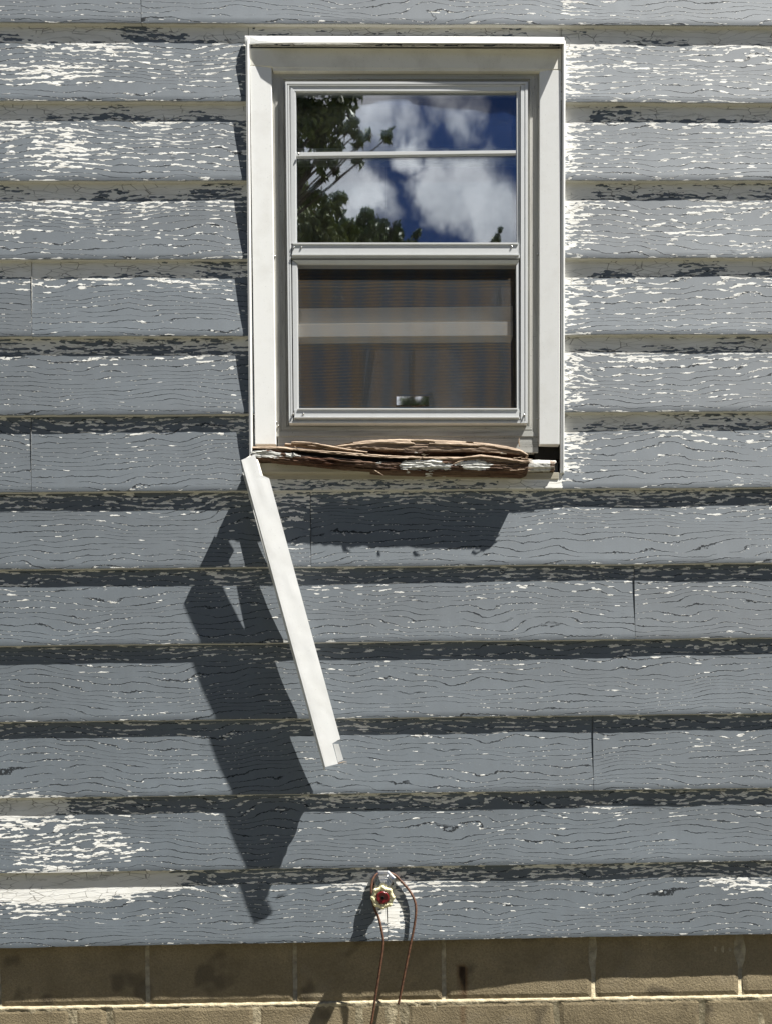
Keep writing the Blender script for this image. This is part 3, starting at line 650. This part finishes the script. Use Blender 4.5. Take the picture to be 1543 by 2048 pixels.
# ------------------------------------------------------------------ rotten sill
def fib(u, s, z): return mnoise.noise(Vector((u / 55, z, s)))
def wood_slab(mb, us, top, bot, wf, wb_, rot, paint, seed, rough=2.2, ny=12, ragged=(0, 0)):
    """a broken board that runs along u: top/bot are v as functions of u (pixels turned to wall units), wf front depth"""
    vs = []; ro = []; pa = []; k = len(us)
    prof = ny
    for r in range(ny + 1):
        f = r / ny
        for j, (px) in enumerate(us):
            e = math.sin(math.pi * f) ** 0.55
            w0 = wf(px, f)
            ps = px
            if j == 0: ps = px + ragged[0] * hsh('l', seed, r)
            if j == k - 1: ps = px - ragged[1] * hsh('r', seed, r)
            w = w0 + (1 - e) * 3.5 + rough * (1.6 * abs(mnoise.noise(Vector((px / 95, f * 6, seed)))) - .5 + .9 * mnoise.noise(Vector((px / 34, f * 15, seed + 4))) + .55 * mnoise.noise(Vector((px / 11, f * 24, seed + 5)))) + (3.6 if mnoise.noise(Vector((px / 80, f * 8, seed + 7))) > .36 else 0)
            y = top(px) + (bot(px) - top(px)) * f + (.7 * mnoise.noise(Vector((px / 9, f * 5, seed + 8))))
            u, v = uv(ps, y, w); vs.append(XYZ(u, v, w)); ro.append(rot(px, f)); pa.append(paint(px, f))
    fs = [(r * k + j, r * k + j + 1, (r + 1) * k + j + 1, (r + 1) * k + j) for r in range(ny) for j in range(k - 1)]
    o = len(vs)
    for (row, off) in ((0, 0.0), (ny, 0.0)):
        for j in range(k):
            p = vs[row * k + j]; vs.append(Vector((p.x, wb_ * S, p.z))); ro.append(ro[row * k + j] * .6 if row == 0 else .75); pa.append(0.05 if row == 0 else .45)
    fs += [(j + 1, j, o + j, o + j + 1) for j in range(k - 1)]
    b0 = ny * k; o2 = o + k
    fs += [(b0 + j, b0 + j + 1, o2 + j + 1, o2 + j) for j in range(k - 1)]
    fs += [(o + j + 1, o + j, o2 + j, o2 + j + 1) for j in range(k - 1)]
    for j, sgn in ((0, 1), (k - 1, -1)):
        loop = [r * k + j for r in range(ny + 1)] + [o2 + j, o + j]; fs.append(tuple(loop if sgn > 0 else loop[::-1]))
    mb.add(vs, fs, 0, rot=ro, paint=pa)
def interp(pts): 
    X = [p[0] for p in pts]; Y = [p[1] for p in pts]; return lambda x: float(np.interp(x, X, Y))
def frange(a, b, s_): 
    n_ = max(2, int(round((b - a) / s_))); return [a + (b - a) * i / n_ for i in range(n_ + 1)]
sil = MB()
ptop = interp([(505, 893), (560, 893), (620, 899), (700, 905), (780, 911), (850, 913), (930, 914), (980, 915), (1058, 920)])
pbot = interp([(505, 916), (520, 918), (570, 923), (620, 928), (680, 934), (760, 940), (860, 943), (950, 944), (1045, 946), (1058, 940)])
def pnt(px, f):
    p = max(blob(px, f, 532, .6, 60, .6), .95 * blob(px, f, 585, .55, 30, .3), 1.1 * blob(px, f, 850, .6, 85, .7), 1.1 * blob(px, f, 945, .5, 60, .55), .7 * blob(px, f, 755, .55, 22, .2), .55 * blob(px, f, 640, .75, 20, .3))
    return min(1, p * .75) 
wood_slab(sil, frange(505, 1058, 3.5), ptop, pbot, lambda px, f: -24.5 + (4 if .18 < f < .42 and 590 < px < 830 else 0) - (2.0 if f < .16 else 0), 6, lambda px, f: ((.15 if f < .2 else (1.5 if f < .46 + .08 * mnoise.noise(Vector((px / 25, 1, 2))) and 585 < px < 835 else .95))) if px < 900 else (.35 if f < .25 else .9), pnt, 3.0, 1.7, 22, (0, 26))  # slot under the splinter gets its shade as near-black colour
sil_o = sil.build('sill', M['wood'], win, smooth=False)
# upper arched splinter, thin sliver and small fibres
sp = MB()
atop = interp([(640, 899), (665, 892), (700, 885), (740, 880), (800, 878), (860, 879), (920, 882), (970, 886), (1010, 892), (1040, 899), (1058, 911)])
abot = interp([(640, 902), (680, 902), (700, 903), (760, 908), (820, 911), (880, 910), (950, 909), (990, 910), (1035, 912), (1058, 913)])
wood_slab(sp, frange(640, 1058, 3.5), atop, abot, lambda px, f: -17 - 5 * math.sin(min(1, max(0, (px - 640) / 418)) * math.pi) - (2 if f < .3 else 0) + 6 * (f > .85), 0, lambda px, f: .0 if f < .3 else (.5 if f < .8 else 1.3), lambda px, f: .62 * blob(px, f, 840, .85, 45, .25) + .55 * blob(px, f, 1000, .8, 30, .2), 9.0, 1.0, 12, (0, 10))  # lower edge also carries the painted slot shade
wood_slab(sp, frange(580, 735, 3.5), interp([(580, 884), (590, 882.5), (620, 884), (660, 891), (700, 898), (735, 903)]), interp([(580, 886.5), (600, 888), (625, 888), (660, 895), (700, 902), (735, 905)]), lambda px, f: -22, -14, lambda px, f: .08, lambda px, f: 0, 15.0, .7, 4, (6, 0))
wood_slab(sp, frange(568, 700, 3.5), interp([(568, 886), (600, 888), (640, 892), (700, 900)]), interp([(568, 889), (600, 892), (640, 897), (700, 905)]), lambda px, f: -14, -4, lambda px, f: .3, lambda px, f: 0, 17.0, .8, 4, (6, 0))
wood_slab(sp, frange(905, 1055, 3.5), interp([(905, 917), (960, 909), (1000, 914), (1055, 922)]), interp([(905, 919), (960, 915), (1000, 919), (1055, 928)]), lambda px, f: -27, -18, lambda px, f: .25, lambda px, f: 0, 21.0, .9, 4, (0, 8))
for q in range(26):                  # torn fibres at the right-hand break and along the edges
    x0 = 1015 + 30 * hsh('fx', q); y0_ = 916 + 26 * hsh('fy', q); L = 16 + 26 * hsh('fl', q); x1 = min(1066, x0 + L); dy = (hsh('fd', q) - .5) * 7
    w0 = -26 + 6 * hsh('fw', q)
    pth = [at(x0, y0_, w0), at((x0 + x1) / 2, y0_ + dy * .3, w0 - 1), at(x1, y0_ + dy, w0 + 2 * hsh('fk', q))]
    sp.tube(pth, [1.1 * S, .9 * S, .25 * S], 5)
for (a, b, c) in (((836, 921, -29), (842, 916, -31), (850, 910, -33)), ((905, 929, -28), (915, 924, -30), (926, 921, -31)), ((590, 893, -26), (592, 896, -28), (597, 899, -28)), ((748, 940, -22), (756, 945, -24), (767, 951, -24)), ((1038, 893, -8), (1036, 882, -10), (1038, 874, -10))):
    sp.tube([at(*a), at(*b), at(*c)], [1.0 * S, 1.3 * S, .3 * S], 5)
nn = len(sp.v)
for i_ in range(nn):
    sp.at['rot'].setdefault(i_, 0.12)
sp_o = sp.build('splintered_wood', M['wood'], sil_o, smooth=False)
# what is left of the plank right of the break, with its white paint, and a block under the sill
pl = MB(); wood_slab(pl, frange(1040, 1112, 4), interp([(1040, 919), (1112, 921)]), interp([(1040, 941), (1112, 940)]), lambda px, f: -9, 6, lambda px, f: .5, lambda px, f: .95 if px < 1098 else .55, 33.0, .8, 6, (0, 8))
pl.build('sill_stub', M['wood'], win)
ap = MB(); ap.quad_px([(512, 946.5), (1116, 944.5), (1116, 958), (512, 958)], -.2, 14); ap.quad_px([(518, 926), (1046, 930), (1046, 944.2), (518, 944.2)], -9, 12); ap.build('apron', M['under'], win, bevel=0.001)  # plank colour darkened to hold the shade below the sill

# ------------------------------------------------------------------ the bent metal strip that hangs from the sill's corner
def strip():
    """L-shaped trim: a face towards the street and a flange behind its left edge that runs back to the wall"""
    p0, p1 = at(483.5, 920, -44), at(651, 1534, -56)             # left front edge, top and bottom
    q0, q1 = at(512, 913, -40.5), at(676, 1520, -51.5)
    ax = (p1 - p0); Ln = ax.length; ax.normalize()
    wd_ = (at(522, 912, -41) - p0); wd_ = (wd_ - ax * wd_.dot(ax)).normalized()  # across the face
    nb = Vector((-0.12, 1.0, -0.075)); nb = (nb - ax * nb.dot(ax)).normalized()      # towards the wall
    Wd = 41.5 * S; Fd = 48.0 * S; th = 0.9 * S
    def P(t_, s_, k=0.0):                                         # t 0..1 down, s across the face (units of its width), k outwards
        bow = 4.0 * S * math.sin(math.pi * t_)
        dent = 0.15 * S * mnoise.noise(Vector((t_ * 22, s_ * 3, 1.0))) + 0.4 * S * mnoise.noise(Vector((t_ * 9, s_ * 2, 6.0)))
        return p0 + ax * (Ln * t_) + wd_ * (Wd * s_) - nb * (bow * 0 + dent + k)
    bm = bmesh.new()
    NT_, NS = 120, 8
    def width(t_):                                                # notches at the two ends of the right edge
        if t_ < 0.075: return 0.66
        if t_ > 0.925: return 0.60
        return 1.0
    g_ = {}
    ts = sorted(set([i / NT_ for i in range(NT_ + 1)] + [0.0751, 0.9249]))
    for a, t_ in enumerate(ts):
        for b in range(NS + 1):
            s_ = b / NS * width(t_)
            if t_ < .075: tt = t_ - .012 * s_
            else: tt = t_
            g_[a, b] = bm.verts.new(P(tt, s_))
    for a in range(len(ts) - 1):
        for b in range(NS): bm.faces.new((g_[a, b], g_[a, b + 1], g_[a + 1, b + 1], g_[a + 1, b]))
    # flange with a long tear that opens at its top
    NF = 16; h_ = {}
    def gapd(t_):                                                 # the tear: from s=.55-.9 at the top to a point at t=.345
        if t_ > .345: return None
        q = t_ / .345; return (.53 + .07 * q, .92 - .32 * q)
    for a, t_ in enumerate(ts):
        gp_ = gapd(t_); 
        for b in range(NF + 1):
            f = b / NF
            if gp_:
                c0_, c1_ = gp_; f = f * 2 * c0_ if b <= NF // 2 else c1_ + (f - .5) * 2 * (1 - c1_)
                if b == NF // 2: f = c0_
            kk = Fd * f
            tl = t_
            if t_ < .06: tl = t_ - .0 * (1 - t_ / .06) * sst(0, .3, f)
            if t_ > .93: tl = t_ - .02 * hsh('fl', b) * f
            back = nb * kk + wd_ * (0.27 * Ln * max(0.0, t_ - tl) * (t_ < .1))
            h_[a, b] = bm.verts.new(p0 + ax * (Ln * tl) + back + nb * (0.5 * S * mnoise.noise(Vector((t_ * 12, f * 2, 3.0)))))
        if gp_: h_[a, 'c'] = bm.verts.new(p0 + ax * (Ln * t_) + nb * (Fd * gp_[1]))
    for a in range(len(ts) - 1):
        for b in range(NF):
            if b == NF // 2 and gapd(ts[a]) : 
                if gapd(ts[a + 1]): bm.faces.new((h_[a, 'c'], h_[a, b + 1], h_[a + 1, b + 1], h_[a + 1, 'c']))
                else: bm.faces.new((h_[a, 'c'], h_[a, b + 1], h_[a + 1, b + 1], h_[a + 1, b]))
                continue
            bm.faces.new((h_[a, b], h_[a, b + 1], h_[a + 1, b + 1], h_[a + 1, b]))
    # weld the fold, folded tab at the lower notch, small tab at the top notch
    for a in range(len(ts)): bmesh.ops.pointmerge(bm, verts=[g_[a, 0], h_[a, 0]], merge_co=g_[a, 0].co)
    tb = [P(.945, .62), P(.945, .92, -2 * S), P(.995, .90, -2 * S), P(1.0, .60)]
    bm.faces.new([bm.verts.new(x) for x in (P(.935, .64, -.6 * S), P(.94, .86, .5 * S), P(.992, .88, .6 * S), P(.995, .62, -.5 * S))])
    bmesh.ops.recalc_face_normals(bm, faces=bm.faces)
    me = bpy.data.meshes.new('hanging_metal_strip'); bm.to_mesh(me); bm.free(); me.materials.append(M['strip'])
    o = bpy.data.objects.new('hanging_metal_strip', me); COL.objects.link(o)
    so_ = o.modifiers.new('thick', 'SOLIDIFY'); so_.thickness = th; so_.offset = 0
    tag(o, 'bent white metal trim strip hanging askew from the left end of the rotten windowsill', 'metal strip')
    # curled edge and twisted tag where it still clings to the corner
    tg = MB()
    a_ = [at(486, 919, -43), at(505, 909, -30), at(509, 908, -12)]
    a_ = [at(486, 920, -43), at(496, 914, -31), at(506, 908, -14)]; d_n = lambda n__: Vector((n__ * .26 * S, 0, -n__ * S))
    tg.add([a_[0], a_[1], a_[2], a_[2] + d_n(16), a_[1] + d_n(36), a_[0] + d_n(30)], [(0, 1, 4, 5), (1, 2, 3, 4)])
    tg.add([at(511, 918, -30), at(516, 920, -22), at(527, 958, -22), at(521, 958, -32)], [(0, 1, 2, 3)])
    to = tg.build('torn_tab', M['head'], o, flip=False); s2 = to.modifiers.new('thick', 'SOLIDIFY'); s2.thickness = th
    pts = [at(676, 1527, -44), at(686, 1524, -44), at(694, 1524, -43)]
    sv = MB(); sv.tube(pts, [.9 * S, .8 * S, .3 * S], 5); sv.at['rot'] = {i: .1 for i in range(len(sv.v))}; sv.at['paint'] = {i: 0.0 for i in range(len(sv.v))}
    sv.build('wood_sliver', M['wood'], o)
strip()

# ------------------------------------------------------------------ tap
fc = at(766, 1764, 0); 
tap = empty('outdoor_tap', fc)
tag(tap, 'chrome outdoor tap with a chipped cream wheel handle and red centre, low on the siding', 'tap')
ax = Vector((0, -1, -0.10)).normalized()
hcx = at(765, 1795, -52)                       # centre of the wheel
bx_ = MB()
base = at(766, 1766, 6)
bx_.lathe(base, (0, -1, 0), [(0, 27 * S), (5.5 * S, 27 * S), (8.0 * S, 24 * S), (9.5 * S, 19 * S)], 8, ref=Vector((.38, 0, .92)))
bx_.lathe(base + Vector((0, -8 * S, 0)), (0, -1, -.12), [(0, 19 * S), (10 * S, 17 * S), (12 * S, 13 * S), (22 * S, 12 * S), (24 * S, 15 * S), (34 * S, 15 * S), (36 * S, 10 * S), (44 * S, 8 * S)], 6, ref=Vector((1, 0, 0)))
keep(bx_.build('body', M['chrome'], None, bevel=0.0006), tap)
sp2 = MB(); b0_ = base + Vector((0, -22 * S, -4 * S))
sp2.tube([b0_, b0_ + Vector((0, -8 * S, -12 * S)), b0_ + Vector((0, -12 * S, -26 * S))], [10 * S, 10 * S, 10.5 * S], 16); keep(sp2.build('spout', M['chrome'], None, smooth=True), tap)
for s_ in (-1, 1):
    sh_ = MB(); c_ = at(766 + 18 * s_, 1767, -4); sh_.lathe(c_, (0, -1, 0), [(0, 3.4 * S), (1.0 * S, 3.2 * S), (1.4 * S, 2.2 * S)], 12)
    keep(sh_.build('mounting_screw', M['gap'], None), tap)
# wheel: scalloped rim with eight lobes, four spokes, hub
wh = MB(); e1 = Vector((1, 0, 0)); e2 = ax.cross(e1).normalized()
n_ = 96; sect = 8; vs = []
for j in range(n_):
    a = 2 * math.pi * j / n_; rr = (17.6 + 1.2 * math.cos(8 * a)) * S; c_ = e1 * math.cos(a) + e2 * math.sin(a)
    for q in range(sect):
        b = 2 * math.pi * q / sect; vs.append(hcx + c_ * (rr + 4.4 * S * math.cos(b)) + ax * (3.6 * S * math.sin(b)))
wh.add(vs, [(j * sect + q, j * sect + (q + 1) % sect, ((j + 1) % n_) * sect + (q + 1) % sect, ((j + 1) % n_) * sect + q) for j in range(n_) for q in range(sect)])
for j in range(8):
    a = 2 * math.pi * j / 8 ; c_ = e1 * math.cos(a) + e2 * math.sin(a)
    wh.tube([hcx + c_ * 8 * S - ax * 1 * S, hcx + c_ * 20 * S], [2.6 * S, 2.8 * S], 8)
    wh.tube([hcx + c_ * 17 * S - ax * S, hcx + c_ * 20 * S, hcx + c_ * 22.0 * S, hcx + c_ * 23.2 * S], [4.2 * S, 4.6 * S, 3.8 * S, 2.4 * S], 10)
keep(wh.build('handle_wheel', M['cream'], None, smooth=True), tap)
hb = MB(); hb.lathe(hcx - ax * 3 * S, ax, [(0, 10 * S), (4 * S, 12.4 * S), (6.5 * S, 12.2 * S), (7.6 * S, 10.2 * S), (7.0 * S, 8.4 * S), (6.6 * S, 4.5 * S), (6.6 * S, 3.0 * S)], 32)
hbo = keep(hb.build('handle_centre', M['red'], None, smooth=True), tap)
hs = MB(); hs.lathe(hcx + ax * 3 * S, ax, [(0, 3.6 * S), (3 * S, 3.6 * S), (3.6 * S, 2.8 * S), (2.2 * S, 1.6 * S)], 12); o = hs.build('handle_screw', M['gap'], None, smooth=True); o.parent = hbo
stm = MB(); stm.tube([base + Vector((0, -38 * S, -4.5 * S)), hcx], 5 * S, 12); keep(stm.build('stem', M['chrome'], None, smooth=True), tap)

# ------------------------------------------------------------------ wire looped over the tap
def catmull(P, n=10):
    out = []
    for i in range(len(P) - 1):
        a, b, c, d = P[max(i - 1, 0)], P[i], P[i + 1], P[min(i + 2, len(P) - 1)]
        for k in range(n):
            t_ = k / n; out.append(0.5 * ((2 * b) + (c - a) * t_ + (2 * a - 5 * b + 4 * c - d) * t_ ** 2 + (3 * b - a - 3 * c + d) * t_ ** 3))
    return out + [P[-1]]
wp = [(738, 2062, -8), (744, 2038, -9), (751, 1990, -10), (759, 1940, -11), (766, 1888, -11), (763, 1862, -11), (757, 1836, -11), (750, 1820, -11), (745, 1802, -11), (742.5, 1785, -10), (744, 1765, -7), (750, 1752, -3), (760, 1745, 1), (774, 1744.5, 3), (790, 1751, 3), (803, 1764, 2.5), (817, 1780, 1), (828, 1800, -2), (831, 1820, -5), (828, 1850, -7), (820, 1890, -8), (812, 1930, -8), (804, 1970, -7), (796, 2009, -6)]
wr_ = MB(); wr_.tube(catmull([at(*p) for p in wp]), 2.5 * S, 8)
tag(wr_.build('rusty_wire', M['rust'], smooth=True), 'rusty wire looped over the tap, its two ends hanging down past the block base', 'wire')

# ------------------------------------------------------------------ trees across the yard (seen mirrored in the glass)
def mirrored(px, py, dist):              # where something mirrored at this spot of the upper pane stands, dist metres beyond the camera plane
    d = RC.T @ np.array([(px - CX) / FPX, (py - CY) / FPX, 1.0]); w = wdir(d); s_ = (D * S + dist) / w.y
    p = Vector((0, -D * S, ZC)) + w * s_; return Vector((p.x, 2 * 0.005 - p.y, p.z))
LEAF = [mat_leaf('leaf_mid', (0.055, 0.08, 0.020), (0.18, 0.215, 0.055)), mat_leaf('leaf_olive', (0.09, 0.115, 0.035), (0.25, 0.28, 0.09)), mat_leaf('leaf_deep', (0.06, 0.09, 0.03), (0.18, 0.235, 0.075))]
def tree(label, foot, clumps, leaf, nleaf, size, seed):
    """clumps: (centre, radius); a tapered trunk, a limb to every clump, leaves scattered through each clump"""
    r = np.random.default_rng(seed); root = empty('tree', foot); tag(root, label, 'tree', 'trees across the yard')
    tr = MB(); cen = sum((c for c, _ in clumps), Vector()) / len(clumps); topz = max(c.z for c, _ in clumps)
    fx = Vector(foot); mid = Vector((fx.x + (cen.x - fx.x) * .35, fx.y + (cen.y - fx.y) * .35, topz * .45)); end = Vector((cen.x, cen.y, topz * .9))
    trunk = catmull([fx + Vector((0, 0, -.2)), fx + Vector((.03, 0, .8)), mid, end], 6); m_ = len(trunk)
    R0 = .018 * topz + .05
    tr.tube(trunk, [R0 * .8 * (1 - .9 * i / (m_ - 1)) for i in range(m_)], 10)
    for (c, rad) in clumps:
        k = min(range(m_), key=lambda i: abs(trunk[i].z - c.z * .72)); a = trunk[k]; h = (a + c) / 2 + Vector((0, 0, .12 * (c - a).length))
        pth = catmull([a, h, c], 5); tr.tube(pth, [R0 * .10 * (1 - .8 * i / (len(pth) - 1)) for i in range(len(pth))], 6)
        for q in range(5):
            dv = Vector(r.normal(size=3)).normalized() * rad * .85; tr.tube([c, c + dv * .5 + Vector((0, 0, .03)), c + dv], [R0 * .05, R0 * .035, R0 * .012], 4)
    keep(tr.build('trunk', M['bark'], None, smooth=True), root)
    tot = sum(rad ** 2 for _, rad in clumps); V_, F_, A_ = [], [], []
    for (c, rad) in clumps:
        n_ = int(nleaf * rad ** 2 / tot); sub = r.normal(size=(max(3, n_ // 45), 3)); sub = sub / np.linalg.norm(sub, axis=1)[:, None] * (r.random((len(sub), 1)) ** .45) * rad
        for i in range(n_):
            p = np.array(c) + sub[r.integers(len(sub))] * np.array((1, 1, .8)) + r.normal(size=3) * rad * .2
            d1 = r.normal(size=3); d1 /= np.linalg.norm(d1); d2 = np.cross(d1, r.normal(size=3)); d2 /= np.linalg.norm(d2); s_ = size * (.6 + .8 * r.random())
            o = len(V_); V_ += [tuple(p - d1 * s_), tuple(p + d2 * s_ * .42), tuple(p + d1 * s_), tuple(p - d2 * s_ * .42)]; F_.append((o, o + 1, o + 2, o + 3)); A_ += [r.random()] * 4
    cr = MB(); cr.add(V_, F_, 0, lv=A_); keep(cr.build('crown', leaf, None, flip=False), root)
def cl(lst, dist): return [(mirrored(x, y, dist + dd), rr * (D * S + dist) / (FPX)) for (x, y, rr, dd) in lst]
tree('tall leafy tree seen mirrored at the upper left of the window glass', (-5.2, -7.4, 0), cl([(570, 215, 60, 0), (620, 215, 42, .3), (655, 235, 36, -.2), (640, 275, 38, 0), (590, 270, 55, .4), (676, 205, 24, .2), (690, 270, 20, 0), (716, 265, 17, .1), (722, 292, 14, 0), (738, 272, 10, 0), (776, 275, 17, 0), (655, 335, 18, .2), (600, 330, 26, .1), (625, 385, 22, .2), (585, 300, 30, .4), (670, 300, 20, 0), (700, 235, 14, .1), (646, 350, 12, 0), (560, 130, 90, .3), (660, 130, 60, 0), (500, 250, 80, .5), (715, 325, 12, 0)], 6.0), LEAF[0], 7500, .042, 1)
tree('bushy tree seen mirrored at the lower left of the window glass', (-4.0, -12.0, 0), cl([(600, 380, 26, 0), (610, 420, 34, .3), (600, 470, 46, 0), (640, 440, 30, -.3), (672, 410, 22, 0), (680, 395, 14, .2), (650, 480, 40, .2), (690, 470, 24, 0), (620, 530, 70, 0), (560, 440, 60, .5)], 10.0), LEAF[1], 9000, .055, 2)
tree('slim tree seen mirrored low in the glass, between the bushy tree and blue sky', (-1.6, -13.5, 0), cl([(733, 430, 15, 0), (738, 455, 20, 0), (705, 465, 22, .2), (758, 470, 22, 0), (745, 500, 34, 0), (715, 510, 36, .2), (785, 460, 16, 0), (796, 470, 12, 0), (850, 806, 22, 0), (815, 812, 18, 0), (790, 480, 14, 0), (790, 490, 24, .3), (695, 450, 12, 0)], 11.5), LEAF[2], 6500, .055, 3)
tree('low pointed tree seen mirrored by the blue gap in the middle of the glass', (0.4, -15.0, 0), cl([(832, 472, 9, 0), (830, 488, 13, 0), (826, 508, 20, 0), (812, 520, 22, 0)], 13.0), LEAF[2], 1500, .05, 4)
tree('small treetop seen mirrored at the lower right of the window glass', (2.6, -14.0, 0), cl([(996, 460, 5, 0), (991, 474, 8, 0), (986, 490, 11, 0), (996, 505, 14, 0)], 12.0), LEAF[0], 900, .045, 5)

# added wood, one mass, out of view: blocks low sky light on the wall
def added_treeline():
    r = np.random.default_rng(11); V_, F_, A_ = [], [], []
    for q in range(26000):
        th = r.uniform(-1.9, 1.9); rad = 19 + 5 * r.random(); x = rad * math.sin(th); y = -2.3 - rad * math.cos(th)
        hmax = 9.4 + 1.9 * mnoise.noise(Vector((th * 4.0, 0, 0))) + 1.0 * mnoise.noise(Vector((th * 13.0, 3, 0)))
        z = hmax * r.random() ** 0.75; p = np.array((x, y, z)) + r.normal(size=3) * .15
        d1 = r.normal(size=3); d1 /= np.linalg.norm(d1); d2 = np.cross(d1, r.normal(size=3)); d2 /= np.linalg.norm(d2); s_ = .26 * (.6 + .8 * r.random()); o = len(V_)
        V_ += [tuple(p - d1 * s_), tuple(p + d2 * s_ * .6), tuple(p + d1 * s_), tuple(p - d2 * s_ * .6)]; F_.append((o, o + 1, o + 2, o + 3)); A_ += [r.random()] * 4
    mb = MB(); mb.add(V_, F_, 0, lv=A_)
    tag(mb.build('added_far_wood', LEAF[2], flip=False), 'added unseen wood around the far side of the yard, blocking low sky light', 'wood', kind='stuff')
added_treeline()
